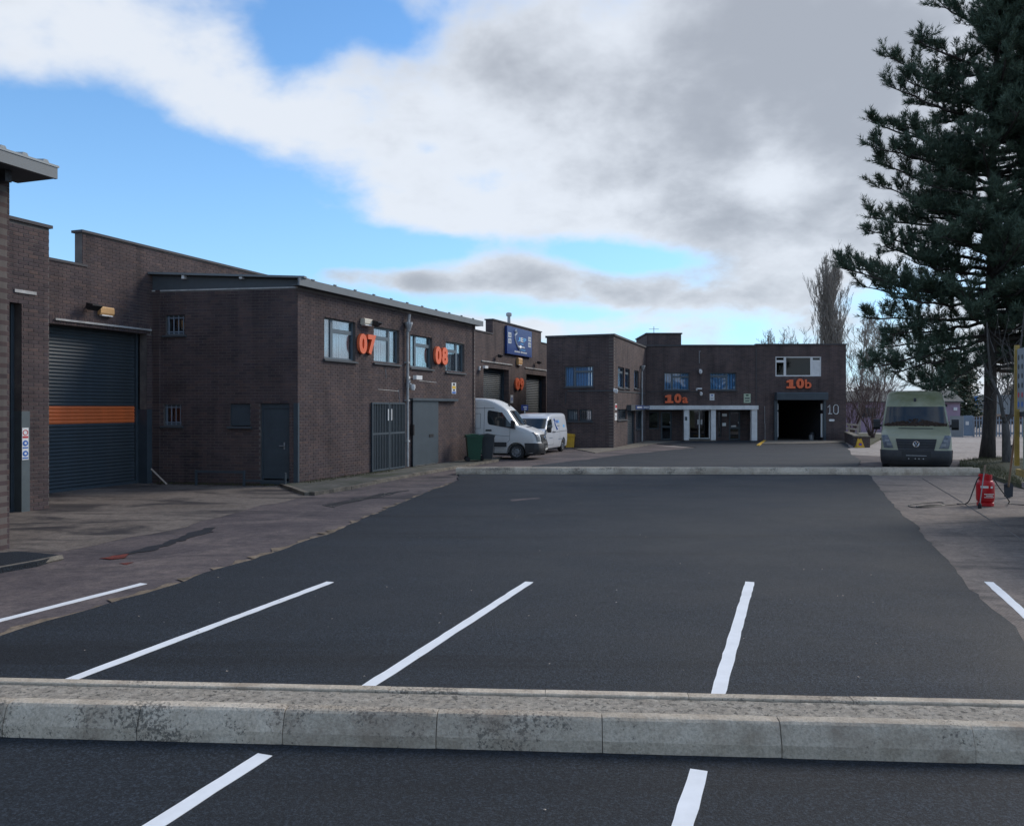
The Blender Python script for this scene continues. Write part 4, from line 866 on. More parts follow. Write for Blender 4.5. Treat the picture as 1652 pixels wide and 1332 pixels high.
wall_sign('notice_sign', 'plain white notice at the corner of the block', fr_, 992, 995.5, 666, 678, M['white'], [(.2, .8, .5, .6, M['fence'])])
wall_sign('notice_sign', 'small red and white notice above the plain white one on the corner', fr_, 992.5, 995.5, 651, 661, M['white'], [(.1, .9, .3, .8, M['redprint'])])
camera_unit('pair of white cameras on the corner of the block at first-floor height', fr_, 993, 629, 1.1, True)
sheet('corner_pavement', [gp(925, 724), gp(990, 723), (8.0, 49.1), gp(1100, 712.5), gp(1060, 716), gp(1010, 724), gp(960, 731)], .03, M['edging'], thick=.05)

# ------------------------------------------------------------------ units 10a and 10b
f10 = Frame((7.97, 49.3), ((1365-CX)/F*49.3, 49.3)); U = lambda px: f10.pix(px, 600)[0]; Z = lambda py: f10.pix(1200, py)[1]
b10 = thing('unit_block', 'flat-roofed brick block at the yard end holding 10a and 10b', 'building', (7.97, 49.3, 0))
zt = Z(556); ops = []
for x0, x1, cl in ((1071.5, 1112, [(0, .32, 0, 1), (.32, 1, .76, 1), (.32, 1, 0, .76)]), (1145.5, 1188, [(0, .64, .80, 1), (0, .64, 0, .80), (.64, 1, 0, 1)])):
    rc = (U(x0), U(x1), Z(629), Z(601)); ops.append(rc); window(b10, f10, rc, cl, M['frame'], .055, blind=.16, bm=M['blueblind'])
rc = (U(1251), U(1325), Z(607), Z(575)); ops.append(rc)
window(b10, f10, rc, [(0, .21, .76, 1), (0, .21, 0, .76), (.21, .79, 0, 1), (.79, 1, .76, 1), (.79, 1, 0, .76)], M['white'], .07, board=(4,), sill=False, dep=.03, gm=M['bpane'], lab='white-framed window with one boarded pane')
rec = (U(1042.5), U(1219), 0.0, Z(660)); dr = (U(1253), U(1328), 0.0, Z(645)); ops += [rec, dr]
wall(b10, f10, zt-.1, ops, bricks=False, u1=U(1220)); wall(b10, f10, zt-.02, ops, bricks=False, u0=U(1220)+.001)
coping(b10, f10, 0, U(1220)-.08, zt-.1, .05, .1); coping(b10, f10, U(1220)+.02, f10.len, zt-.02, .05, .08)
e = f10.at(f10.len, 12); s = f10.at(0, 12)
wall(b10, Frame(f10.at(f10.len, .245)[:2], e[:2]), zt-.02, bricks=False); wall(b10, Frame(f10.at(f10.len-.245, 12)[:2], f10.at(.245, 12)[:2]), zt-.1, bricks=False); wall(b10, Frame(s[:2], f10.at(0, .245)[:2]), zt-.1, bricks=False)
part(b10, 'roof', MB().box(.2, f10.len-.2, .2, 11.8, zt-.35, zt-.25), M['coping'], f10)
part(b10, 'partition', MB().box(U(1220), U(1220)+.2, .3, 11.7, .0, zt-.4), M['roomd'], f10)
part(b10, 'floor_slab', MB().box(.2, f10.len-.2, .26, 11.7, Z(640), Z(637)), M['roomd'], f10)
part(b10, 'joint_strip', MB().box(U(1219.2), U(1220.6), -.02, -.002, Z(656), zt-.1), M['coping'], f10)
part(b10, 'cable_run', MB().box(.1, U(1125), -.025, -.002, Z(632.5), Z(631)), M['coping'], f10)
# recessed entrance: canopy beam, white columns, back walls, doors
part(b10, 'canopy', MB().box(.02, U(1221.5), -.28, -.004, Z(660.5), Z(654)), M['trim'], f10)
for x0, x1, yb in ((1102.5, 1110.5, 710), (1146, 1153.5, 710), (1211, 1220, 713)):
    part(b10, 'column', MB().box(U(x0), U(x1), -.2, .12, .02, Z(660.5)), M['trim'], f10)
fb = Frame(f10.at(rec[0]-.2, .75)[:2], f10.at(rec[1]+.3, .75)[:2]); ub = lambda px: fb.pix(px, 680)[0]; zb = lambda py: fb.pix(1130, py)[1]
dl = (ub(1066), ub(1084), .0, zb(664)); dm = (ub(1111), ub(1145), 0, zb(661)); dd_ = (ub(1176), ub(1194.5), 0, zb(663)); gl = (ub(1046), ub(1063), zb(692), zb(664)); gs = (ub(1158), ub(1164), zb(705), zb(664))
wall(b10, fb, 2.62, [dl, dm, dd_, gl, gs], bricks=False, thick=.2)
window(b10, fb, gl, [(0, 1, 0, 1)], M['grey'], .06, sill=False); window(b10, fb, gs, [(0, 1, 0, 1)], M['grey'], .05, sill=False)
for rc, mid, lab in ((dl, .46, 'left glazed entrance door'), (dd_, .42, 'right glazed entrance door with a paper notice')):
    w, h = rc[1]-rc[0], rc[3]; m = MB(); ringbox(m, 0, w, 0.0, h, .10, 0, .06); m.box(.1, w-.1, 0, .06, h*mid-.06, h*mid+.06)
    o = part(b10, 'entrance_door', m, M['grey'], fb, rc[0], .05, .02); o['label'] = lab
    MB().box(.1, w-.1, .02, .03, .1, h*mid-.06).build('pane', M['dpane'], o); MB().box(.1, w-.1, .02, .03, h*mid+.06, h-.1).build('pane', M['dpane'], o); MB().box(w-.14, w-.1, -.05, -.01, 1.0, 1.12).build('handle', M['steel'], o)
    if mid == .42:
        q = MB().box(.22, .52, .008, .014, .70, .86).build('paper_notice', M['white'], o); q.rotation_euler[1] = -.08
w, h = dm[1]-dm[0], dm[3]; m = MB(); ringbox(m, 0, w, .08, h, .06, -.04, .05); m.box(w/2-.03, w/2+.03, -.03, .04, .14, h-.06)
o = part(b10, 'double_entrance_door', m, M['trim'], fb, dm[0], .0, .02)
MB().box(.06, w/2-.03, .0, .01, .14, h-.06).build('pane', M['dpane'], o); MB().box(w/2+.03, w-.06, .0, .01, .14, h-.06).build('pane', M['dpane'], o)
for x in (w*.40, w*.56): MB().box(x, x+.10, -.05, -.02, .95, 1.25).build('push_plate', M['white'], o)
for x0, x1, y0, y1 in ((1165, 1172.5, 667, 671.5), (1165, 1171, 682, 687)): part(b10, 'notice', MB().box(ub(x0), ub(x1), -.02, -.004, zb(y1), zb(y0)), M['trim'], fb)
part(b10, 'intercom', MB().box(U(1104), U(1107.5), -.215, -.2, Z(678), Z(672)), M['grey'], f10)
part(b10, 'step', MB().box(U(1101), U(1152), -.6, .3, .0, .06), M['edging'], f10)
# 10b loading door: shutter box, rails, inside
o = part(b10, 'shutter_box', MB().prism_yz([(-.42, Z(645)), (-.42, Z(634.5)), (-.38, Z(633)), (-.002, Z(633)), (-.002, Z(645))], U(1249.5), U(1332)), M['grey'], f10)
for x0, x1 in ((1248.5, 1253.5), (1327.5, 1331.5)): part(b10, 'guide_rail', MB().box(U(x0), U(x1), -.12, -.002, .0, Z(645.2)), M['grey'], f10)
for x, ya, yb_ in ((1253, 651, 661), (1253, 664, 705), (1324.5, 651, 661), (1324.5, 667, 705)): part(b10, 'white_edge_strip', MB().box(U(x), U(x)+.1, .02, .06, Z(yb_), Z(ya)), M['white'], f10)
part(b10, 'inner_jamb', MB().box(U(1254), U(1254)+.05, .10, 1.6, .01, Z(646)), M['room'], f10)
part(b10, 'inner_wall', MB().box(U(1332)+.2, U(1332)+.3, .3, 11.7, 0, Z(641)), M['roomd'], f10); part(b10, 'inner_floor', MB().box(U(1222)+.3, U(1332), .02, 11.7, .002, .02), M['slab'], f10)
u = U(1318); o = thing('paint_tin', 'tins left inside the right edge of the open loading door', 'tin', f10.at(u, .9, .02), 0)
MB().lathe([(.15, 0), (.16, .01), (.16, .30), (.15, .31)], 14).build('can', M['steel'], o); MB().lathe([(.13, .311), (.13, .45), (.12, .46)], 14, (.05, .05, 0)).build('stacked_can', M['fdark'], o)
sheet('loading_threshold', [gp(1222, 717), gp(1232, 711.4), gp(1362, 711.4), gp(1364, 715), gp(1300, 716.4)], .05, M['edging'], thick=.06)
a, b = gp(1222, 718.5, .04), gp(1234.5, 710.5, .04); tag(MB().prism_xy([(a[0]-.05, a[1]), (a[0]+.12, a[1]), (b[0]+.06, b[1]), (b[0]-.10, b[1])], .0, .07).build('yellow_edge', M['yellow']), 'yellow painted ramp edge left of the open loading door', 'ramp edge')
part(b10, 'conduit', MB().path([(U(1234), -.03, .05), (U(1234), -.03, 1.0), (U(1233.5), -.03, 1.05), (U(1233.5), -.03, Z(655))], .014, 5), M['pipe'], f10)
number_sign('orange 10a above the white entrance canopy', f10, '10a', 1073, 1110, 635, 650, .05, serif=True); number_sign('orange 10b under the white-framed window', f10, '10b', 1269, 1309, 610.5, 626.5, .05, serif=True)
o = thing('house_number', 'white outline number 10 on the brick right of the loading door', 'number', f10.at(U(1335), -.015, Z(668)), 0); hh = Z(653)-Z(668); ww = U(1352)-U(1335)
MB().path([(.0, 0, hh*.72), (.13, 0, hh), (.13, 0, .03), (.02, 0, .03), (.26, 0, .03)], .025, 5).build('numeral', M['trim'], o)
MB().path([(.36, 0, .10), (.36, 0, hh-.1), (.44, 0, hh), (.56, 0, hh), (.63, 0, hh-.1), (.63, 0, .1), (.56, 0, .02), (.44, 0, .02), (.36, 0, .1)], .025, 5).build('numeral', M['trim'], o)
o = MB().prism_xz([(0, .05), (.05, 0), (.29, 0), (.34, .05), (.34, .08), (.29, .13), (.05, .13), (0, .08)], -.03, -.004).build('bulkhead_lamp', M['white'], None, f10.at(U(1337), 0, Z(679.5))); tag(o, 'small white oval plate under the outline number 10', 'plate')
wall_sign('notice_sign', 'white notice with blue emblem above the middle entrance column', f10, 1145, 1152.5, 635, 645.5, M['white'], [('o', .5, .75, .12, M['bluecircle']), (.2, .8, .3, .36, M['fence']), (.2, .8, .15, .2, M['fence'])])
wall_sign('notice_sign', 'pale green notice above the right white column', f10, 1200, 1211, 635, 649.5, M['lime'], [(.15, .85, .42, .55, M['grey']), (.3, .7, .75, .9, M['bingreen']), (.2, .8, .15, .25, M['grey'])])
camera_unit('white camera between the two blue-blinded windows of 10a', f10, 1130, 598, 1.2, True); camera_unit('white camera at the left of the pair low on the 10a front', f10, 1124.5, 628, .9); camera_unit('white camera at the right of the pair low on the 10a front', f10, 1131, 634, 1.0, True)
part(b10, 'aerial', MB().path([(U(1128), -.03, Z(586)), (U(1128), -.03, Z(567)), (U(1127), -.1, Z(567)), (U(1130), -.1, Z(567))], .015, 5), M['pipe'], f10)
# rooftop plant room
rc = f10.rect(1043.5, 1099, 539, 560, 1.2); o = part(b10, 'rooftop_room', MB().box(rc[0], rc[1], 1.2, 5.5, zt-.3, rc[3]), M['brickfar'], f10); MB().box(rc[0]-.06, rc[1]+.06, 1.14, 5.56, rc[3], rc[3]+.08).build('coping', M['coping'], o)
m = MB(); x = rc[0]+.5; m.path([(x, 1.6, rc[3]), (x, 1.6, rc[3]+.5)], .02, 5); m.path([(x-.3, 1.6, rc[3]+.35), (x+.3, 1.6, rc[3]+.35)], .012, 5); m.build('aerial', M['steel'], o)
# ------------------------------------------------------------------ vehicles
def lerp_tab(tab, z, k):
    for a, b in zip(tab, tab[1:]):
        if z <= b[0]:
            t = 0 if b[0] == a[0] else max(0, (z-a[0])/(b[0]-a[0])); return a[k] + (b[k]-a[k])*t
    return tab[-1][k]
class Van:
    """panel van grown from horizontal slices: tab rows are z, front x, front-corner depth, half width"""
    def __init__(s, name, label, loc, heading, tab, xr, paint, axle, wheel, group='parked vans'):
        s.tab, s.xr = tab, xr; s.paint = paint; s.z0, s.z1 = tab[0][0], tab[-1][0]
        s.t = thing(name, label, 'van', loc, heading, group); s.wheel = wheel; s.axle = axle
        zs = []; 
        for a, b in zip(tab, tab[1:]):
            n = max(1, round(max((b[0]-a[0])/.09, abs(b[1]-a[1])/.09))); zs += [a[0] + (b[0]-a[0])*i/n for i in range(n)]
        zs.append(s.z1); m = MB(); rings = []
        for z in zs:
            ts = [-1 + 2*i/24 for i in range(25)]; ring = [s.front(z, t) for t in ts]
            xs = s.front(z, 1)[0]; w = s.w(z); rr = .10
            ring += [(xs + (s.xr + rr - xs)*i/10, w, z) for i in range(1, 11)]
            ring += [(s.xr + rr*(1-sin(a)), w - rr*(1-cos(a)), z) for a in (.5, 1.0, pi/2)]
            ring += [(s.xr + rr*(1-sin(a)), -w + rr*(1-cos(a)), z) for a in (pi/2, 1.0, .5)]
            ring += [(xs + (s.xr + rr - xs)*i/10, -w, z) for i in range(10, 0, -1)]
            rings.append(ring)
        n = len(rings[0])
        m.add([p for r in rings for p in r], [(i*n+k, i*n+(k+1)%n, (i+1)*n+(k+1)%n, (i+1)*n+k) for i in range(len(rings)-1) for k in range(n)] + [tuple(range(n)), tuple(range((len(rings)-1)*n, len(rings)*n))])
        body = m.build('body', paint, s.t, smooth=True, angle=30)
        cut = MB()
        for ax in axle: cut.lathe([(wheel*1.22, -1.4), (wheel*1.22, 1.4)], 28, (ax, 0, wheel*.98), 'y')
        cut.box(-9, 9, -.62, .62, -.5, s.z0+.16); c = cut.build('cutter', None)
        cm = bpy.data.meshes.new('c')
        # wheel pockets only at the sides
        bpy.data.objects.remove(c); cut = MB()
        for ax in axle:
            for sg in (-1, 1): cut.lathe([(wheel*1.22, sg*.66), (wheel*1.22, sg*1.5)], 28, (ax, 0, wheel*.98), 'y')
        c = cut.build('cutter', M['black'])
        mod = body.modifiers.new('arches', 'BOOLEAN'); mod.object = c; mod.operation = 'DIFFERENCE'; mod.solver = 'EXACT'
        bpy.context.view_layer.update(); c.matrix_world = Matrix.Translation(loc) @ Matrix.Rotation(heading, 4, 'Z'); bpy.context.view_layer.update()
        me = bpy.data.meshes.new_from_object(body.evaluated_get(bpy.context.evaluated_depsgraph_get())); body.modifiers.clear(); body.data = me; bpy.data.objects.remove(c)
        me.materials.clear(); me.materials.append(paint); me.polygons.foreach_set('material_index', [0]*len(me.polygons)); sharp(me, 32)
        s.body = body
        MB().box(s.xr+.2, .8, -.80, .80, s.z0-.08, s.z0+.03).build('underbody', M['black'], s.t)
        for ax in axle:
            for sg in (-1, 1): s.add_wheel(ax, sg)
    def xf(s, z): return lerp_tab(s.tab, z, 1)
    def c(s, z): return lerp_tab(s.tab, z, 2)
    def w(s, z): return lerp_tab(s.tab, z, 3)
    def front(s, z, t, e=0.0):
        p = 2.4; tt = abs(t); y = s.w(z)*(1-(1-tt)**1.7)*(1 if t >= 0 else -1); q = abs(y)/s.w(z)
        f = 1-(1-min(1, q)**p)**(1/p); x = s.xf(z) - s.c(z)*f; return (x + e, y*(1 + e*.6), z)
    def fpatch(s, name, mat, z0, z1, y0, y1, e=.012, nz=8, ny=16, parent=None, top=None):
        """panel following the front surface between fractions of the half width"""
        inv = lambda q: (1 if q >= 0 else -1)*(1-(1-min(1, abs(q)))**(1/1.7))
        def fn(u, v):
            a, b = (y0, y1) if top is None else (y0 + (top[0]-y0)*v, y1 + (top[1]-y1)*v)
            z = z0 + (z1-z0)*v; return s.front(z, inv(a + (b-a)*u), e)
        return MB().grid(fn, ny, nz).build(name, mat, parent or s.t, smooth=True)
    def spatch(s, name, mat, poly, side, e=.010, rows=8, parent=None):
        """panel on a body side; poly is convex in x,z"""
        zs = sorted(p[1] for p in poly); z0, z1 = zs[0], zs[-1]; m = MB(); row = []
        for i in range(rows+1):
            z = z0 + (z1-z0)*i/rows; z_ = min(max(z, z0+1e-5), z1-1e-5); xs = []
            for a, b in zip(poly, poly[1:]+poly[:1]):
                if (a[1]-z_)*(b[1]-z_) <= 0 and a[1] != b[1]: xs.append(a[0] + (b[0]-a[0])*(z_-a[1])/(b[1]-a[1]))
            row.append((min(xs), max(xs), z))
        vs = [(x, side*(s.w(z)+e), z) for a, b, z in row for x in (a, b)]
        m.add(vs, [(2*i, 2*i+1, 2*i+3, 2*i+2) for i in range(rows)])
        return m.build(name, mat, parent or s.t)
    def add_wheel(s, ax, sg):
        r = s.wheel; w = .21; y = sg*(s.w(.5)-.135); o = MB().lathe([(r*.62, -w/2), (r*.86, -w/2-.004), (r*.97, -w*.38), (r, -w*.2), (r, w*.2), (r*.97, w*.38), (r*.86, w/2+.004), (r*.62, w/2)], 28, (0, 0, 0), 'y', True).build('wheel', M['rubber'], s.t, (ax, y, r), smooth=True, angle=50)
        MB().lathe([(r*.66, sg*.03), (r*.64, sg*w*.42), (r*.58, sg*w*.46), (r*.54, sg*w*.28), (r*.40, sg*w*.20), (r*.36, sg*w*.40), (r*.22, sg*w*.44), (r*.2, sg*w*.3), (.01, sg*w*.28)], 24, (0, 0, 0), 'y').build('rim', M['rim'], o, smooth=True, angle=30)
        m = MB()
        for k in range(8):
            a = 2*pi*k/8; m.lathe([(.022, sg*w*.29), (.022, sg*w*.37)], 8, (r*.47*cos(a), 0, r*.47*sin(a)), 'y')
        m.build('rim_holes', M['black'], o)
        m = MB().lathe([(r*.64, sg*w*.43), (r*.64, sg*w*.47), (r*.60, sg*w*.47), (r*.60, sg*w*.43)], 24, (0, 0, 0), 'y', True).build('rim_edge', M['pipe'], o)
    def seam(s, pts, side, wd=.012, parent=None):
        m = MB()
        for a, b in zip(pts, pts[1:]):
            d = Vector((b[0]-a[0], b[1]-a[1])); d.normalize(); n = Vector((-d.y, d.x))*wd/2
            k = 6; L_ = [(a[0]+(b[0]-a[0])*i/k, a[1]+(b[1]-a[1])*i/k) for i in range(k+1)]
            vs = [(x+sg*n.x, side*(s.w(z+sg*n.y)+.004), z+sg*n.y) for x, z in L_ for sg in (-1, 1)]
            m.add(vs, [(2*i, 2*i+1, 2*i+3, 2*i+2) for i in range(k)])
        return m.build('panel_seam', M['lampblack'], s.t)
    def mirror(s, side, x, z, wd=.20, h=.34, mat=None):
        y = side*(s.w(z)+.02)
        o = MB().box(x-.06, x+.02, min(y, y+side*.08), max(y, y+side*.08), z-.05, z+.03).build('mirror', M['black'], s.t)
        y2 = y+side*.05; prof = [(x-.07, z-.12), (x+.03, z-.14), (x+.09, z-.06), (x+.09, z+h-.2), (x+.03, z+h-.14), (x-.07, z+h-.13)]
        MB().prism_xz(prof, min(y2, y2+side*wd), max(y2, y2+side*wd)).build('mirror_shell', mat or M['black'], o)
    def badge(s, z, r=.085):
        x = s.front(z, 0)[0] + .03; o = MB().lathe([(r*.84, .0), (r, .0), (r, .022), (r*.84, .022)], 28, (x, 0, z), 'x', True).build('badge', M['chrome'], s.t, smooth=True, angle=40)
        for pts in ([(-.5, .78), (-.05, .12), (.05, .12), (.5, .78)], [(-.88, .35), (-.45, -.72), (0, .0), (.45, -.72), (.88, .35)]):
            MB().path([(x+.012, p*r, z+q*r) for p, q in pts], r*.10, 5).build('emblem', M['chrome'], o)
BIG = [(.28, 1.00, .32, .95), (.36, 1.08, .34, .975), (.50, 1.12, .35, .99), (.70, 1.10, .35, .995), (.76, 1.05, .34, .995), (.95, 1.03, .33, .995), (1.10, .985, .33, .99), (1.16, .94, .33, .987), (1.22, .86, .32, .985), (1.30, .70, .31, .98), (1.38, .48, .29, .975), (1.45, .22, .27, .968), (1.49, .14, .26, .962), (1.80, -.09, .23, .925), (2.14, -.33, .21, .88), (2.19, -.38, .22, .875), (2.30, -.50, .27, .865), (2.42, -.67, .32, .85), (2.53, -.88, .36, .83), (2.60, -1.06, .40, .80), (2.65, -1.28, .42, .75), (2.68, -1.6, .45, .66)]
def crafter(name, label, loc, heading, paint, bumper_label=None, plate=True, leaves=False):
    v = Van(name, label, loc, heading, BIG, -4.22, paint, (0.0, -3.25), .345)
    v.fpatch('windscreen', M['carglass'], 1.50, 2.13, -.94, .94, .010, 10, 20, top=(-.93, .93))
    o = v.fpatch('grille', M['lampblack'], .70, 1.09, -.49, .49, .02, 8, 14, top=(-.57, .57))
    for i in range(4): v.fpatch('grille_bar', M['plast'], .74+i*.085, .785+i*.085, -.49-.02*i, .49+.02*i, .038, 1, 12, parent=o)
    for sg in (-1, 1):
        a, b = sorted((sg*.63, sg*.90)); h = v.fpatch('headlight', M['lampglass'], .79, 1.20, a, b, .014, 8, 6, top=sorted((sg*.80, sg*.985))); 
        a, b = sorted((sg*.68, sg*.82)); v.fpatch('bulb', M['rim'], .86, .95, a, b, .018, 2, 3, parent=h); a, b = sorted((sg*.75, sg*.88)); v.fpatch('bulb', M['rim'], 1.0, 1.07, a, b, .018, 2, 3, parent=h)
    b_ = v.fpatch('bumper', M['plast'], .26, .73, -1, 1, .03, 8, 30)
    v.fpatch('lower_grille', M['lampblack'], .50, .70, -.40, .40, .036, 2, 10, parent=b_)
    v.fpatch('chrome_lip', M['pipe'], .555, .570, -.28, .28, .045, 1, 8, parent=b_)
    if plate: v.fpatch('number_plate', M['plate'], .40, .51, -.27, .27, .05, 1, 4, parent=b_)
    else:
        for q in (-.22, -.04, .06, .18): v.fpatch('plate_bolt', M['plate'], .45, .475, q, q+.03, .045, 1, 1, parent=b_)
    v.fpatch('bonnet_vent', M['black'], 1.400, 1.425, -.50, .50, .012, 2, 10)
    v.badge(.93, .095)
    for sd in (-1, 1):
        win = v.spatch('side_window', M['carglass'], [(-1.30, 1.66), (-1.25, 1.54), (-1.08, 1.49), (-.44, 1.40), (-.02, 1.33), (-.30, 1.60), (-.46, 1.80), (-.66, 2.06), (-.80, 2.13), (-1.27, 2.15), (-1.31, 2.10)], sd)
        v.spatch('bumper_side', M['plast'], [(.43, .28), (.80, .30), (.80, .73), (.36, .73)], sd, .022)
        v.spatch('rubbing_strip', M['plast'], [(-2.85, .56), (-.43, .56), (-.43, .76), (-2.85, .76)], sd, .018, 2)
        v.spatch('door_handle', M['black'], [(-1.37, 1.24), (-1.10, 1.24), (-1.10, 1.31), (-1.37, 1.31)], sd, .03, 2)
        v.seam([(-1.45, .45), (-1.45, 2.30)], sd); v.seam([(-.28, 1.35), (-.30, .85), (-.40, .75)], sd); v.seam([(-1.45, .50), (-.55, .48)], sd); v.seam([(-4.0, 2.22), (-1.0, 2.24)], sd, .016); v.seam([(-4.0, 1.12), (-1.45, 1.10), (-.3, 1.02)], sd, .014)
        v.seam([(-2.95, 1.35), (-2.95, 2.0), (-1.62, 2.0), (-1.62, 1.35), (-2.95, 1.35)], sd)
        v.mirror(sd, -.12, 1.50)
    m = MB(); 
    for sd in (-1, 1): m.path([v.front(1.53, sd*.55, .03), v.front(1.56, sd*.1, .035)], .012, 5)
    m.build('wiper', M['black'], v.t)
    x = v.front(2.33, 0)[0]; MB().prism_xz([(x-.03, 2.31), (x+.05, 2.28), (x+.03, 2.36), (x-.05, 2.42)], -.035, .035).build('roof_marker', M['black'], v.t)
    if leaves:
        r = random.Random(5); m = MB()
        inv = lambda q: (1 if q >= 0 else -1)*(1-(1-abs(q))**(1/1.7))
        for k in range(420):
            q = r.uniform(-.9, .9); z = 1.50 + r.random()**1.6 * (.06 + .17*max(0, 1-abs(q)*1.15)); p = Vector(v.front(z, inv(q), .02 + r.uniform(0, .02))); a = r.uniform(0, 6.28); d = Vector((r.uniform(-.3, .3), cos(a), sin(a)*.7))*.045; e = Vector((r.uniform(-.3, .3), -sin(a), cos(a)*.7))*.03
            m.add([p-d, p+e, p+d, p-e], [(0, 1, 2, 3)])
        o = m.build('leaf_litter', M['leaves'], v.t); o['kind'] = 'stuff'
    return v
crafter('panel_van', 'large white panel van nosing out from behind the 08 wall', (.36, 32.35, 0), R(-13), M['vanwhite']).t.scale = (.88, .88, .88)
gv = Vector((.42, .9075)); fa = Vector(((1478-CX)/F*25.45, 25.45)) + gv*1.1
crafter('panel_van', 'pale van stained green with algae, parked behind the kerb bar beside the pine', (fa.x, fa.y, -.02), math.atan2(-gv.y, -gv.x), M['vangreen'], plate=False, leaves=True).t.scale = (1, 1, .96)
SMALL = [(.26, .88, .34, .90), (.34, .95, .36, .93), (.55, .97, .37, .955), (.72, .93, .36, .96), (.88, .88, .35, .96), (.98, .76, .34, .955), (1.06, .50, .32, .95), (1.13, .16, .30, .94), (1.17, .02, .29, .93), (1.40, -.27, .26, .90), (1.66, -.58, .24, .855), (1.74, -.72, .28, .84), (1.82, -.98, .34, .80), (1.87, -1.3, .40, .72), (1.89, -1.7, .42, .6)]
q = gp(908, 727.5); hd = Vector((-.33, -.944)); ax = Vector(q) - hd*(-3.0) + Vector((-hd.y, hd.x))*(-.80)
v = Van('delivery_van', 'smaller silver-white van with blue handset lettering, behind the large white van', (ax.x, ax.y, 0), math.atan2(hd.y, hd.x), SMALL, -3.75, M['van2'], (0.0, -3.0), .325)
v.t.scale = (.93, .93, .92)
v.fpatch('windscreen', M['carglass'], 1.19, 1.65, -.93, .93, .010, 10, 20, top=(-.92, .92)); v.fpatch('grille', M['lampblack'], .62, .84, -.4, .4, .014, 4, 10); v.fpatch('bumper', M['plast'], .26, .50, -1, 1, .02, 4, 24)
for sg in (-1, 1):
    v.fpatch('headlight', M['lampglass'], .72, .95, *sorted((sg*.62, sg*.93)), .012, 4, 6)
    v.spatch('side_window', M['carglass'], [(-1.20, 1.20), (-.20, 1.13), (-.42, 1.36), (-.68, 1.60), (-1.18, 1.63)], sg); v.seam([(-1.32, .40), (-1.32, 1.65)], sg); v.seam([(-1.32, .42), (-.45, .42)], sg); v.seam([(-2.35, .42), (-2.35, 1.65)], sg); v.seam([(-3.6, 1.02), (-1.32, 1.0)], sg, .016)
    v.spatch('door_handle', M['black'], [(-1.25, .98), (-1.08, .98), (-1.08, 1.04), (-1.25, 1.04)], sg, .02, 2); v.spatch('door_handle', M['black'], [(-1.55, .98), (-1.40, .98), (-1.40, 1.04), (-1.55, 1.04)], sg, .02, 2); v.mirror(sg, -.15, 1.15, .17, .26)
    # company lettering on the load side
    m = MB(); pts = [(-1.62, 1.62), (-1.70, 1.52), (-1.66, 1.42), (-1.80, 1.25), (-1.92, 1.12)]
    m.path([(x, sg*(v.w(z)+.002), z) for x, z in pts], [.05, .03, .03, .035, .05], 6); m.build('handset_emblem', M['bluecircle'], v.t)
    for k, (x, z, a, b, mt) in enumerate(((-2.02, 1.42, .16, .14, 'bluecircle'), (-2.24, 1.42, .16, .14, 'bluecircle'), (-2.46, 1.42, .16, .14, 'cyan'), (-2.4, 1.26, .4, .05, 'fence'), (-3.3, 1.2, .28, .12, 'cyan'), (-2.9, .62, .8, .05, 'fence'), (-1.1, .72, .5, .04, 'fence'))):
        q_ = v.spatch('lettering', M[mt], [(x, z), (x+a, z), (x+a, z+b), (x, z+b)], sg, .006, 2); q_['kind'] = 'stuff'
# ------------------------------------------------------------------ lorry at the right edge
ld = Vector((-.33, -.944)); le = Vector(((1640-CX)/F*15.55, 15.55)); lf = Frame(le, le + ld*5.2)
t = thing('lorry', 'side of a lorry with yellow posts and a drilled steel panel at the right edge', 'lorry', (le.x, le.y, 0), lf.rz)
zz = lambda py: H - (py-HZ)/F*15.45
MB().box(.06, 5.2, .10, 2.3, zz(755), zz(662)).build('body', M['truckpale'], t)
for k in range(9): MB().box(.20+k*.55, .26+k*.55, .06, .10, zz(755), zz(662)).build('body_rib', M['truckpale'], t)
m = MB().box(.05, 1.2, .0, .05, zz(660), zz(563)).build('drilled_panel', M['trucksteel'], t)
for k, mt in enumerate(('black', 'black', 'black', 'black', 'redprint', 'bluecircle')):
    for x in (.16, .42): MB().lathe([(.05, -.004), (.05, .02)], 16, (x, 0, zz(577+k*15)), 'y').build('hole', M[mt], m)
for x in (0, 2.4, 5.1):
    MB().box(x-.08, x+.0, -.025, .05, .9, zz(556)).build('post', M['truckyellow'], t)
MB().box(-.07, 5.2, .0, .06, zz(767), zz(757)).build('side_rail', M['truckyellow'], t); MB().box(.0, 5.2, .05, 2.2, zz(672), zz(664)).build('top_rail', M['truckdark'], t)
MB().box(.1, 5.2, .4, 1.9, .62, .82).build('chassis', M['truckdark'], t)
for z in (.50, .72): MB().box(.02, 2.6, .08, .12, z, z+.10).build('side_guard', M['steel'], t)
for x in (.05, 1.3, 2.5): MB().box(x, x+.06, .121, .18, .45, .88).build('guard_post', M['steel'], t)
for x in (.55, 4.4):
    for y in (.32, 2.0):
        o = MB().lathe([(.28, -.14), (.44, -.15), (.49, -.10), (.50, 0), (.49, .10), (.44, .15), (.28, .14)], 26, (0, 0, 0), 'y', True).build('wheel', M['rubber'], t, (x, y, .50), smooth=True, angle=45); MB().lathe([(.30, -.12), (.27, -.13), (.24, -.05), (.10, -.05), (.09, -.12), (.01, -.12)], 20, (0, 0, 0), 'y').build('rim', M['rim'], o, smooth=True, angle=30)
a = Vector(((1641-CX)/F*15.6, 15.6)); b = gp(1627, 803)
m = thing('shovel', 'muddy shovel leaning against the end of the lorry', 'shovel', (b[0], b[1], 0)); dx = a.x-b[0]; dy = a.y-b[1]
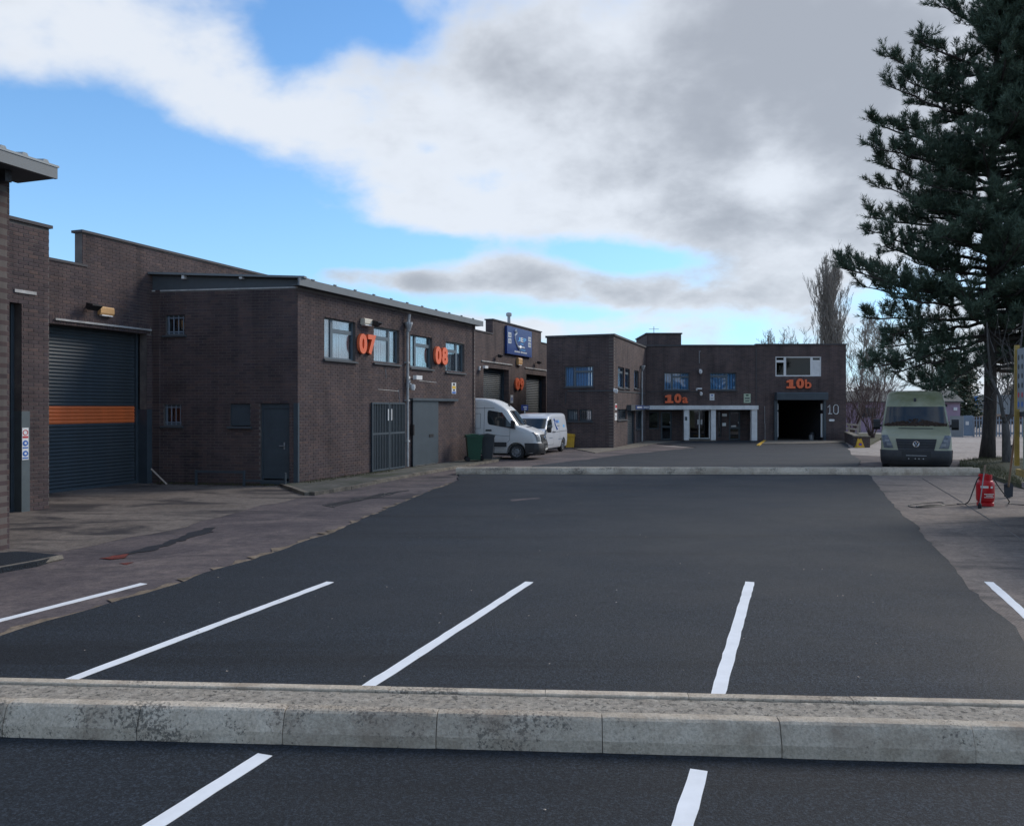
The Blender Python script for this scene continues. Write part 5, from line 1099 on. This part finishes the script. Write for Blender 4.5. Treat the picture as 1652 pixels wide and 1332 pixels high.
MB().tube((0, 0, .25), (dx-.03, dy+.02, 1.5), .02, n=8).build('handle', M['wood'], m); MB().prism_xz([(-.10, .30), (-.09, .03), (0, 0), (.09, .03), (.10, .30), (.03, .34), (-.03, .34)], -.01, .01).build('blade', M['truckdark'], m)
# ------------------------------------------------------------------ gas bottle with hose and lance
p = gp(1589.5, 816); t = thing('gas_cylinder', 'red gas cylinder standing on the concrete near the lorry', 'gas cylinder', (p[0], p[1], .004))
MB().lathe([(.12, .0), (.155, .01), (.155, .07), (.13, .085), (.155, .10), (.168, .15), (.168, .42), (.16, .47), (.13, .515), (.08, .54), (.05, .545)], 28).build('body', M['gas'], t, smooth=True, angle=40)
ring = MB()
for k in range(20):
    a0, a1 = 2*pi*(k+.0)/24 + .6, 2*pi*(k+1)/24 + .6
    for r0, r1 in ((.115, .122),): ring.add([(r*cos(a), r*sin(a), z) for z in (.50, .64) for r in (r0, r1) for a in (a0, a1)], [(0, 1, 3, 2), (4, 6, 7, 5), (0, 4, 5, 1), (2, 3, 7, 6), (0, 2, 6, 4), (1, 5, 7, 3)])
ring.build('collar', M['gas'], t); MB().lathe([(.03, .54), (.03, .60), (.045, .605), (.045, .63)], 12).build('valve', M['steel'], t)
for (z, a0, a1, h, mt) in ((.37, -2.6, -1.75, .045, 'white'), (.37, -1.5, -1.2, .04, 'white'), (.24, -2.2, -1.0, .02, 'plate'), (.21, -2.0, -1.2, .016, 'plate'), (.18, -2.2, -1.0, .014, 'plate')):
    MB().grid(lambda u, v: (.170*cos(a0+(a1-a0)*u), .170*sin(a0+(a1-a0)*u), z+h*v), 8, 1).build('label_print', M[mt], t)
pl = gp(1580, 820); o = thing('torch_lance', 'steel torch lance propped against the red gas cylinder', 'torch', (pl[0], pl[1], 0))
MB().tube((.0, -.02, .10), (.12, .03, .78), .011, n=8).build('tube', M['steel'], o); MB().lathe([(.03, .0), (.035, .005), (.035, .09), (.012, .12)], 12, (-.005, -.022, .0)).build('nozzle', M['black'], o); MB().tube((.11, .02, .70), (.135, .035, .86), .02, n=8).build('grip', M['wood'], o)
hose = [(1592, 757), (1601, 775), (1612, 800), (1640, 812), (1700, 814)]
def hosepath(pts, z=.012): return [(*gp(x, y, z), z) for x, y in pts]
P_ = (p[0], p[1])
h1 = [(P_[0]+.02, P_[1], .62), (P_[0]+.12, P_[1]-.02, .60), (P_[0]+.24, P_[1]-.05, .40), (P_[0]+.42, P_[1]-.1, .12)] + hosepath([(1628, 812), (1652, 814), (1700, 813)])
h2 = [(P_[0]-.02, P_[1]-.02, .64), (P_[0]-.16, P_[1]-.02, .56), (P_[0]-.28, P_[1]-.06, .32), (P_[0]-.45, P_[1]-.15, .08)] + hosepath([(1540, 813), (1500, 818), (1474, 818), (1466, 815), (1480, 812), (1510, 810), (1523, 811), (1515, 814), (1490, 815), (1480, 817), (1520, 815), (1560, 812), (1600, 811)])
def smooth_path(pts, k=5):
    pts = [Vector(q) for q in pts]; out = []
    for i in range(len(pts)-1):
        p0, p1, p2, p3 = pts[max(i-1, 0)], pts[i], pts[i+1], pts[min(i+2, len(pts)-1)]
        for j in range(k):
            t_ = j/k; out.append(.5*((2*p1) + (p2-p0)*t_ + (2*p0-5*p1+4*p2-p3)*t_*t_ + (3*p1-p0-3*p2+p3)*t_**3))
    return out + [pts[-1]]
tag(MB().path(smooth_path(h1), .011, 6).build('gas_hose', M['black'], smooth=True), 'black hose running from the gas cylinder towards the lorry', 'hose')
tag(MB().path(smooth_path(h2), .011, 6).build('gas_hose', M['black'], smooth=True), 'black hose lying in a loose coil left of the gas cylinder', 'hose')
# ------------------------------------------------------------------ wheelie bins, grit box, marker
def bin_(label, x, y, rz, mat, k=1.0):
    t = thing('wheelie_bin', label, 'bin', (x, y, .076), rz, 'wheelie bins'); t.scale = (.84, .84, .90); W, D, Hh = .29*k, .34*k, 1.0
    b0, b1 = [(-W*.8, -D*.7), (W*.8, -D*.7), (W*.8, D*.75), (-W*.8, D*.75)], [(-W, -D), (W, -D), (W, D), (-W, D)]
    m = MB(); m.add([(p_[0], p_[1], .06) for p_ in b0] + [(p_[0], p_[1], Hh) for p_ in b1], [(3, 2, 1, 0), (4, 5, 6, 7), (0, 1, 5, 4), (1, 2, 6, 5), (2, 3, 7, 6), (3, 0, 4, 7)]); m.build('body', mat, t)
    MB().box(-W-.02, W+.02, -D-.02, D+.02, Hh-.06, Hh).build('rim', mat, t)
    MB().prism_yz([(-D-.05, Hh+.002), (D+.03, Hh+.002), (D+.03, Hh+.05), (0, Hh+.09), (-D-.05, Hh+.03)], -W-.03, W+.03).build('lid', mat, t)
    MB().tube((-W, D+.07, Hh-.02), (W, D+.07, Hh-.02), .018, n=8).build('handle', mat, t)
    for s in (-1, 1): MB().lathe([(.03, -.025), (.10, -.025), (.10, .025), (.03, .025)], 16, (0, 0, 0), 'x').build('wheel', M['rubber'], t, (s*W*.9, D*.85, .10))
    for x in (-W*.5, W*.5): MB().box(x-.015, x+.015, -D*.98, -D*.9, .3, .9).build('body_rib', mat, t)
bin_('green wheelie bin at the end of the 08 wall', -1.36, 29.55, 1.75, M['bingreen'], 1.0)
bin_('dark wheelie bin squeezed between the green bin and the white van', -.88, 30.0, 1.55, M['bindark'], .85)
p = gp(918, 722); t = thing('grit_box', 'yellow grit box against the corner block behind the small van', 'grit box', (p[0]+.1, p[1]+.5, 0), -.2)
MB().prism_xz([(-.2, 0), (.2, 0), (.24, .55), (-.24, .55)], -.22, .22).build('body', M['yellow'], t); MB().prism_xz([(-.26, .552), (.26, .552), (.24, .66), (-.18, .70)], -.25, .25).build('lid', M['yellow'], t)
p = gp(1386, 722); t = thing('warning_marker', 'yellow plastic no-parking marker at the end of the low brick wall', 'marker', (p[0], p[1], 0))
MB().add([(-.2, -.2, 0), (.2, -.2, 0), (.2, .2, 0), (-.2, .2, 0), (-.09, -.05, .46), (.09, -.05, .46), (.09, .05, .46), (-.09, .05, .46)], [(3, 2, 1, 0), (4, 5, 6, 7), (0, 1, 5, 4), (1, 2, 6, 5), (2, 3, 7, 6), (3, 0, 4, 7)]).build('body', M['yellow'], t)
o = MB().lathe([(.085, -.0), (.085, .006)], 18, (0, -.165, .17), 'y').build('red_disc', M['redprint'], t); MB().lathe([(.055, -.0), (.055, .004)], 18, (0, -.17, .17), 'y').build('blue_disc', M['bluecircle'], t)
# ------------------------------------------------------------------ low wall, planting bed, pallet
lw = Frame(gp(1362.5, 711.5), gp(1380, 722)); 
b = thing('low_wall', 'low brick wall running forward from the corner of 10b', 'wall', (lw.p1.x, lw.p1.y, 0))
lw2 = Frame(tuple(lw.p1), tuple(lw.p1 + Vector((.75, .05))))
for f_, L_ in ((Frame(lw.p0, lw.p1), lw.len), (lw2, lw2.len)):
    part(b, 'wall_face', MB().box(0, L_, 0, .22, 0, .52), M['brickfar'], f_); part(b, 'coping', MB().box(-.03, L_+.03, -.04, .26, .522, .58), M['edging'], f_)
sheet('planting_bed', [tuple(lw.p1 + Vector((.75, .4))), gp(1420, 710), (26, 52), (26, 60), (20.4, 60), (20.2, 50)], .12, M['grass'], thick=.13)
def grass_tufts(name, label, spots, h, seed):
    r = random.Random(seed); m = MB()
    for x, y, z in spots:
        a = r.uniform(0, 6.28); hh = h*r.uniform(.5, 1.2); lx, ly = r.uniform(-.5, .5)*hh, r.uniform(-.5, .5)*hh; w = .008
        m.add([(x-w*cos(a), y-w*sin(a), z), (x+w*cos(a), y+w*sin(a), z), (x+lx, y+ly, z+hh)], [(0, 1, 2)])
    tag(m.build(name, M['blade']), label, 'grass', kind='stuff')
def pallet():
    p = gp(1378, 699); fr = Frame((19.9*1.06, 52.4), (21.6, 52.2)); t = thing('pallet', 'wooden pallet leaning on its side behind the low wall', 'pallet', (21.0, 53.0, .1), -.1)
    t.rotation_euler = (-.35, .10, -.12)
    for k in range(4): MB().box(0, 1.2, 0, .02, k*.29, k*.29+.13).build('board', M['palewood'], t)
    for x in (0, .55, 1.1): MB().box(x, x+.10, .021, .11, 0, 1.0).build('bearer', M['palewood'], t)
pallet()
# ------------------------------------------------------------------ trees
def limb_path(p, d, L_, n, r, curl=0.0, wob=.12):
    pts = [p.copy()]; d = d.normalized()
    for i in range(n):
        d = (d + Vector((r.uniform(-wob, wob), r.uniform(-wob, wob), r.uniform(-wob, wob) + curl))).normalized(); p = p + d*(L_/n); pts.append(p.copy())
    return pts
def tuft(m, p, d, r, L_=.30, n=22, nl=.17):
    d = d.normalized(); a = d.orthogonal().normalized(); b = d.cross(a); vs = []; fs = []
    for k in range(n):
        t_ = r.random(); ang = r.uniform(0, 6.283); o = p + d*(L_*t_); sp = r.uniform(.55, 1.25)*(1.1-.35*t_)
        q = (d*1.0 + (a*cos(ang)+b*sin(ang))*sp).normalized(); tip = o + q*nl*r.uniform(.75, 1.2); s = q.cross(Vector((r.uniform(-1, 1), r.uniform(-1, 1), r.uniform(-1, 1)))).normalized()*.012
        i = len(m.v); m.v += [tuple(o-s), tuple(o+s), tuple(tip)]; m.f.append((i, i+1, i+2))
def pine():
    r = random.Random(21); base = Vector((*gp(1594, 743), 0)); S = 31.0/F
    t = thing('pine_tree', 'tall dark pine tree on the grass island at the right', 'tree', tuple(base))
    tr = MB(); pts = []; rad = []
    for i in range(22):
        z = i*19.5/21; pts.append(Vector((.05*sin(z*.9) + z*.018, .06*cos(z*.7), z))); rad.append(.225*(1-z/21.5)**.85 + .015 + (.06 if i == 0 else 0))
    tr.path(pts, rad, 14); tr.build('trunk', M['pinebark'], t, smooth=True)
    br = MB(); nd = MB()
    def axis(z): 
        k = min(20, int(z/19.5*21)); return pts[k].lerp(pts[k+1], z/19.5*21-k)
    # outline seen in the photograph: tip column, tip row, where on the trunk the limb leaves
    tips = [(1402, 592, 4.6), (1425, 560, 4.7), (1398, 512, 5.4), (1440, 540, 5.2), (1356, 432, 6.2), (1352, 425, 6.4), (1392, 462, 6.3), (1400, 372, 7.4), (1425, 398, 7.2), (1490, 335, 9.0), (1500, 300, 9.8), (1412, 262, 10.2), (1404, 196, 11.6), (1406, 235, 10.8), (1436, 92, 13.6), (1462, 130, 13.2), (1436, 140, 12.6), (1482, 66, 14.6), (1518, 10, 16.0), (1560, -40, 17.0), (1420, 300, 9.0), (1450, 205, 11.0), (1470, 250, 10.4), (1440, 600, 4.3), (1470, 620, 4.0), (1500, 640, 4.2), (1400, 350, 8.6), (1470, 420, 7.0), (1455, 480, 6.0), (1460, 345, 8.8)]
    limbs = []
    for px, py, z0 in tips:
        Y = base.y + r.uniform(-1.6, 1.2); tip = Vector(((px-CX)/F*Y, Y, H-(py-HZ)/F*Y)) - base; limbs.append((z0, tip))
    prof = [(3.2, 4.0), (5, 4.8), (7, 5.0), (9, 4.6), (11, 4.7), (13, 4.4), (15, 3.6), (17, 2.4), (19, .9)]
    for k in range(120):
        z0 = 3.4 + 15.4*(k+r.random())/120; L_ = lerp_tab(prof, z0+.8, 1)*r.uniform(.6, 1.02); az = r.uniform(0, 2*pi) if r.random() < .45 else r.uniform(-.9, .9)
        d = Vector((cos(az), sin(az)*.9, r.uniform(.05, .42) if z0 > 5 else r.uniform(-.12, .15)))
        if cos(az) < -.25: L_ *= .62
        limbs.append((z0, axis(z0) + d.normalized()*L_))
    for k in range(52):
        z0 = 4.2 + 14.0*(k+r.random())/52; az = -pi/2 + r.uniform(-1.0, 1.0); L_ = lerp_tab(prof, z0+.8, 1)*r.uniform(.45, .85)
        limbs.append((z0, axis(z0) + Vector((cos(az), sin(az), r.uniform(.0, .35))).normalized()*L_))
    for z0, tip in limbs:
        a = axis(min(z0, 19)); mid = a.lerp(tip, .5) + Vector((0, 0, -.06*(tip-a).length + r.uniform(-.2, .2))); L_ = (tip-a).length
        P = [a*(1-u)**2 + mid*2*u*(1-u) + tip*u*u for u in [i/9 for i in range(10)]]
        for q in P[1:-1]: q += Vector((r.uniform(-.07, .07),)*3)
        br.path(P, [.065*(1-i/10)+.012 for i in range(10)], 5, False)
        n = int(8 + L_*4.4)
        for k in range(n):
            u = .22 + .78*(k+r.random())/n; i = min(8, int(u*9)); p0 = P[i].lerp(P[i+1], u*9-i); ax_ = (P[i+1]-P[i]).normalized()
            sd = Vector((r.uniform(-1, 1), r.uniform(-1, 1), r.uniform(-.25, .9))).normalized(); d = (ax_*r.uniform(.5, 1.1) + sd).normalized()
            ll = r.uniform(.35, 1.05)*(1.15-.5*u); Q = limb_path(p0, d, ll, 4, r, .10, .15); br.path(Q, [.016, .013, .011, .009, .006], 3, False)
            for i2 in (1, 2, 3, 4):
                for w in range(2 if i2 < 4 else 4):
                    dd = (Q[min(i2+1, 4)]-Q[i2-1]).normalized(); d2 = (dd + Vector((r.uniform(-.9, .9), r.uniform(-.9, .9), r.uniform(.1, 1.5)))).normalized() if w or i2 < 4 else dd
                    tuft(nd, Q[i2], d2, r, r.uniform(.18, .36), 17, r.uniform(.15, .22))
        tuft(nd, tip, tip-P[-2], r, .4, 26, .18)
    br.build('limbs', M['pinebark'], t)
    o = nd.build('needles', M['pine'], t); o['kind'] = 'stuff'
pine()
def fork_tree():
    r = random.Random(3); p = gp(1622, 752); t = thing('young_tree', 'small bare tree with a forked trunk beside the pine', 'tree', (p[0], p[1], 0))
    Y = p[1]; L3 = lambda px, py: Vector(((px-CX)/F*Y - p[0], r.uniform(-.15, .15), H-(py-HZ)/F*Y))
    MB().path([(0, 0, -.05), L3(1623, 745), L3(1624, 720), L3(1622, 700), L3(1623, 680)], [.20, .17, .14, .125, .11], 10).build('trunk', M['greybark'], t, smooth=True)
    br = MB()
    for pts in ([(1623, 683), (1615, 672), (1609, 640), (1602, 610), (1592, 560), (1590, 520)], [(1623, 683), (1632, 668), (1636, 645), (1640, 600), (1650, 540), (1652, 480)], [(1623, 733), (1634, 722), (1640, 716)]):
        br.path([L3(*q) for q in pts], [.085, .07, .055, .045, .03, .02][:len(pts)], 7)
    for k in range(40):
        a = L3(r.uniform(1595, 1645), r.uniform(540, 660)); br.path(limb_path(a, Vector((r.uniform(-1, 1), r.uniform(-1, 1), .8)), r.uniform(.6, 1.8), 5, r), [.018, .014, .011, .009, .007, .005], 4, False)
    br.build('limbs', M['greybark'], t)
fork_tree()
def bare_tree(name, label, base, height, spread, seed, mat, n1=26, group=None, up=2.2, twigr=.016, dens=1.0, z_first=.12):
    r = random.Random(seed); t = thing(name, label, 'tree', base, 0, group); tr = MB(); br = MB(); h = height
    tp = limb_path(Vector((0, 0, -.1)), Vector((0, 0, 1)), h*.98, 14, r, .05, .05); tr.path(tp, [max(.02, h*.014*(1-i/15)) for i in range(15)], 7); tr.build('trunk', mat, t, smooth=True)
    def grow(p, d, L_, rad, lvl):
        Q = limb_path(p, d, L_, 5, r, .06*up, .16); br.path(Q, [max(twigr*.6, rad*(1-i/6.5)) for i in range(6)], 4 if lvl == 0 else 3, False)
        if lvl < 3:
            for k in range(max(2, int((7, 5, 4)[lvl]*dens))):
                i = r.randint(1, 5); dd = (Q[i]-Q[i-1]).normalized(); sd = Vector((r.uniform(-1, 1), r.uniform(-1, 1), r.uniform(-.2, .8)))
                grow(Q[i], dd + sd*.75/ (up*.5), L_*r.uniform(.32, .55), rad*.5, lvl+1)
    for k in range(n1):
        u = z_first + (1-z_first)*.93*(k+r.random())/n1; i = min(13, int(u*14)); p = tp[i].lerp(tp[i+1], u*14-i); az = r.uniform(0, 2*pi)
        env = spread*min(1, (1-u)*2.2+.25)
        d = Vector((cos(az), sin(az), up)); grow(p, d, env*r.uniform(1.2, 2.0), h*.0045*(1.15-u), 0)
    br.build('limbs', mat, t); return t
def behind(px, Y, z=0): return ((px-CX)/F*Y, Y, z)
bare_tree('poplar_tree', 'tall bare upright poplar behind 10b', behind(1338, 78), 14.2, 2.5, 5, M['twig'], 64, up=3.3, twigr=.016, dens=1.4, z_first=.06)
bare_tree('bare_tree', 'bare tree just right of 10b reaching roof height', behind(1386, 66), 9.0, 1.7, 6, M['twig'], 20, 'bare trees behind the yard', 1.6, .017)
bare_tree('bare_tree', 'bare tree crown showing over the roof left of the poplar', behind(1268, 84), 8.0, 2.2, 7, M['twig'], 18, 'bare trees behind the yard', 1.5, .02)
bare_tree('bare_tree', 'bare tree behind the grey container by the pine trunk', behind(1625, 112), 14, 2.6, 8, M['twig'], 20, 'bare trees behind the yard', 1.8, .026)
bare_tree('bare_tree', 'bare tree left of the pale van beyond the lilac building', behind(1420, 82), 9.5, 2.2, 9, M['twig'], 18, 'bare trees behind the yard', 1.5, .02)
bare_tree('bare_tree', 'bare tree above the lilac building behind the pale van', behind(1500, 98), 11, 2.6, 10, M['twig'], 18, 'bare trees behind the yard', 1.6, .024)
bare_tree('bare_tree', 'bare tree at the right edge behind the lorry', behind(1665, 96), 13, 2.6, 12, M['twig'], 18, 'bare trees behind the yard', 1.6, .024)
def shrub(label, base, h, seed, n=16):
    r = random.Random(seed); t = thing('bare_shrub', label, 'shrub', base, 0, 'bare shrubs'); br = MB()
    for k in range(n):
        a = r.uniform(0, 6.28); Q = limb_path(Vector((r.uniform(-.15, .15), r.uniform(-.15, .15), 0)), Vector((cos(a)*.5, sin(a)*.5, 1.1)), h*r.uniform(.7, 1.1), 6, r, .05, .14); br.path(Q, [.035, .03, .024, .02, .015, .012, .008], 4, False)
        for j in range(9):
            i = r.randint(2, 6); q = limb_path(Q[i], (Q[i]-Q[i-1]).normalized() + Vector((r.uniform(-.8, .8), r.uniform(-.8, .8), .2)), h*r.uniform(.2, .42), 4, r, .05, .16); br.path(q, [.013, .011, .009, .008, .006], 3, False)
            for w in range(2): br.path(limb_path(q[2], Vector((r.uniform(-1, 1), r.uniform(-1, 1), .6)), h*.2, 3, r), [.009, .008, .006, .005], 3, False)
    br.build('stems', M['shrubtwig'], t)
shrub('bare many-stemmed shrub standing left of the pale van', behind(1406, 51, .1), 4.0, 4, 20)
shrub('smaller bare shrub by the corner of 10b beside the pallet', behind(1375, 54, .1), 2.6, 5, 12)
def evergreen(label, base, h, w, seed, n=2600, leaf=.20):
    r = random.Random(seed); t = thing('evergreen_tree', label, 'tree', base, 0, 'dark evergreens behind the yard'); MB().path([(0, 0, -.1), (.05, 0, h*.5), (0, .05, h*.92)], [.16, .10, .02], 7).build('trunk', M['greybark'], t); m = MB()
    cl = [(r.uniform(-1, 1), r.uniform(-1, 1), r.random()) for _ in range(70)]
    for k in range(n):
        c = r.choice(cl); f = w*(1.05-c[2]*.75); p = Vector((c[0]*f, c[1]*f, h*(.08+.9*c[2]))) + Vector((r.gauss(0, .3), r.gauss(0, .3), r.gauss(0, .32))); a = Vector((r.uniform(-1, 1), r.uniform(-1, 1), r.uniform(-1, 1))).normalized()*leaf; b_ = a.orthogonal().normalized()*leaf*.45
        m.add([p-a, p+b_, p+a, p-b_], [(0, 1, 2, 3)])
    o = m.build('leaves', M['ever'], t); o['kind'] = 'stuff'
evergreen('dark evergreen between the lilac building and the container', behind(1562, 74), 5.6, 1.1, 4)
evergreen('dark evergreen bush behind the low wall at the corner of 10b', behind(1398, 72), 3.6, 1.2, 5, 1600)
evergreen('tall dark evergreen at the right edge behind the container', behind(1645, 120), 10, 2.2, 6, 3000, .3)
evergreen('dark evergreen peeping over the roof of the lilac building', behind(1535, 96), 8.2, 1.8, 7, 2600, .26)
# ------------------------------------------------------------------ far buildings, fence, containers
lb = Frame(behind(1364, 68)[:2], behind(1549, 66)[:2]); t = thing('low_building', 'low lilac rendered building with an old sheet roof behind the pale van', 'building', (lb.p0.x, lb.p0.y, 0))
part(t, 'wall', MB().box(0, lb.len, 0, 6, 0, 2.45), M['lilac'], lb); part(t, 'roof', MB().prism_yz([(-.3, 2.4), (-.3, 2.5), (3, 3.4), (6.3, 2.5), (6.3, 2.4)], -.2, lb.len+.2), M['oldroof'], lb)
u = lb.len-1.1; part(t, 'skylight', MB().add([(u-1.3, .9, 2.83), (u, .9, 2.83), (u, 2.3, 3.24), (u-1.3, 2.3, 3.24)], [(0, 1, 2, 3)]), M['strip'], lb, 0, 0, .012)
part(t, 'wall_lamp', MB().box(lb.len-.5, lb.len-.25, -.15, -.004, 1.75, 2.0), M['white'], lb)
part(t, 'vent', MB().box(lb.len-1.2, lb.len-.95, -.04, -.004, 2.05, 2.25), M['black'], lb)
for k, px in enumerate((1385, 1398)):
    a = lb.pix(px, 660)[0]; o = part(t, 'window', (lambda m: (ringbox(m, 0, .7, 0, .8, .06, 0, .05), m)[1])(MB()), M['frame'], lb, a, -.06, 1.2); MB().box(.06, .64, .02, .03, .06, .74).build('pane', M['carglass'], o)
ff = Frame(behind(1570, 56)[:2], behind(1760, 54)[:2]); t = thing('palisade_fence', 'grey steel palisade fence in front of the stacked containers', 'fence', (ff.p0.x, ff.p0.y, 0)); n = int(ff.len/.17)
pm = MB().prism_xz([(0, .03), (.075, .03), (.075, 1.32), (.0375, 1.40), (0, 1.32)], -.012, .0).mesh('pale', M['fence'])
for k in range(n): obj('pale', pm, t, sub(t, ff.at(k*.17)), ff.rz)
for z in (.28, 1.1): part(t, 'rail', MB().box(0, ff.len, .002, .05, z, z+.06), M['fence'], ff)
for k in range(0, int(ff.len/2.6)+1): part(t, 'post', MB().box(k*2.6, k*2.6+.1, .052, .15, 0, 1.4), M['fence'], ff)
fg = Frame(behind(1532, 57)[:2], behind(1569, 56)[:2]); t = thing('sheet_gate', 'solid blue-grey sheet steel gate at the end of the palisade fence', 'gate', (fg.p0.x, fg.p0.y, 0))
a = fg.pix(1554, 690)[0]
part(t, 'gate_leaf', MB().box(a+.02, fg.len, 0, .05, .05, 1.45), M['gatepanel'], fg); part(t, 'side_panel', MB().box(0, a, 0, .06, 0, 1.42), M['contgrey'], fg); part(t, 'notice', MB().box(a+.15, a+.35, -.015, -.004, .8, 1.05), M['white'], fg)
for k, (z0, z1, mt, lab, x0, x1) in enumerate(((0, 1.14, 'contred', 'rust red container under the grey one behind the palisade', 1568, 1700), (1.16, 3.5, 'contgrey', 'pale grey shipping container on top of the red one', 1578, 1720))):
    fc = Frame(behind(x0, 100)[:2], behind(x1, 100)[:2]); t = thing('shipping_container', lab, 'container', (fc.p0.x, fc.p0.y, z0)); pts = []; x = 0
    while x < fc.len: pts += [(x, 0), (x+.10, 0), (x+.14, .04), (x+.24, .04)]; x += .28
    pts += [(fc.len, .04), (fc.len, 2.4), (0, 2.4)]; MB().prism_xy(pts, 0.08, z1-z0-.08).build('corrugated_side', M[mt], t); MB().box(-.03, fc.len+.03, -.03, 2.43, 0, .078).box(-.03, fc.len+.03, -.03, 2.43, z1-z0-.078, z1-z0).build('frame', M[mt], t)
fc = Frame(behind(1572, 98)[:2], behind(1577.5, 98)[:2]); t = thing('banner', 'small bright blue panel at the left end of the grey container', 'banner', (fc.p0.x, fc.p0.y, 0)); MB().box(0, fc.len, 0, .05, 1.9, 3.3).build('panel', M['blueposter'], t); MB().box(fc.len*.4, fc.len*.6, .06, .14, 0, 3.3).build('post', M['steel'], t)
tag(MB().prism_xz([(0, 0), (1.2, .55), (2.1, .4), (3.3, .75), (4.6, .45), (6.4, 0)], 0, 2.5).build('spoil_heap', M['leaves'], None, behind(1552, 62, .75)), kind='structure')
# grass island under the pine
ip = [gp(1549, 757), gp(1548, 748), gp(1575, 743), gp(1610, 741), gp(1660, 744), gp(1720, 752), gp(1720, 788), gp(1652, 789), gp(1625, 781), gp(1595, 771), gp(1565, 762)]
c = Vector((sum(p[0] for p in ip)/len(ip), sum(p[1] for p in ip)/len(ip))); m = MB(); rings = []; r = random.Random(2)
for k in range(7):
    f = 1-k/7; rings.append([(c.x+(p[0]-c.x)*f, c.y+(p[1]-c.y)*f, (0 if k == 0 else .10 + .06*(1-f) + r.uniform(-.02, .02))) if k != 1 else (c.x+(p[0]-c.x)*.985, c.y+(p[1]-c.y)*.985, .10) for p in ip])
n = len(ip); m.add([p for q in rings for p in q] + [(c.x, c.y, .17)], [(i*n+k, i*n+(k+1)%n, (i+1)*n+(k+1)%n, (i+1)*n+k) for i in range(6) for k in range(n)] + [(6*n+k, 6*n+(k+1)%n, 7*n) for k in range(n)])
tag(m.build('grass_island', M['grass'], smooth=True, angle=50), kind='structure')
spots = []
for k in range(5200):
    a = r.choice(range(n)); b_ = (a+1) % n; u, v = sorted((r.random(), r.random())); q = Vector(ip[a])*u + Vector(ip[b_])*(v-u) + c*(1-v); spots.append((q.x, q.y, .09))
grass_tufts('grass', 'thin rough grass on the island under the pine', spots, .10, 3)
spots = [(*(Vector(f7.at(r.uniform(0, 4.5), -r.uniform(.02, .5)**1.3)[:2])), .06) for k in range(1500)]
grass_tufts('weeds', 'moss and weeds along the foot of the 07 wall', spots, .05, 4)
spots = [(*(Vector(f7s.at(r.uniform(0.2, 4.0), -r.uniform(.01, .25))[:2])), .0) for k in range(900)]
grass_tufts('weeds', 'sparse weeds along the foot of the side wall behind the low rail', spots, .06, 5)

# grit, chips and dead leaves lying about the yard
r = random.Random(77); m = MB()
for k in range(170):
    x, y = r.uniform(-4, 4.5), 1.5 + 21*r.random()**1.6
    if 4.4 < y < 5.5: continue
    z = TZ + .003 if y < 24 else .01; s = r.uniform(.004, .012); a = r.uniform(0, 6.28)
    m.add([(x+s*cos(a+q), y+s*sin(a+q)*.8, z + (.004 if q else 0)) for q in (0, 2.1, 4.2)] + [(x, y, z+s*.7)], [(0, 1, 3), (1, 2, 3), (2, 0, 3), (2, 1, 0)])
tag(m.build('grit', M['palewood']), 'pale grit and chips scattered over the new tarmac', 'grit', kind='stuff')
m = MB()
for k in range(260):
    u, dd = r.uniform(.1, 4.0), -abs(r.gauss(0, .28)) - .02; p = Vector(f7s.at(u, dd, .012)); a = r.uniform(0, 6.28); s = r.uniform(.015, .04)
    m.add([p + Vector((s*cos(a+q), s*sin(a+q), r.uniform(0, .012))) for q in (0, 1.6, 3.1, 4.7)], [(0, 1, 2, 3)])
tag(m.build('leaf_litter', M['leaves']), 'dead leaves blown along the foot of the side wall', 'leaves', kind='stuff')
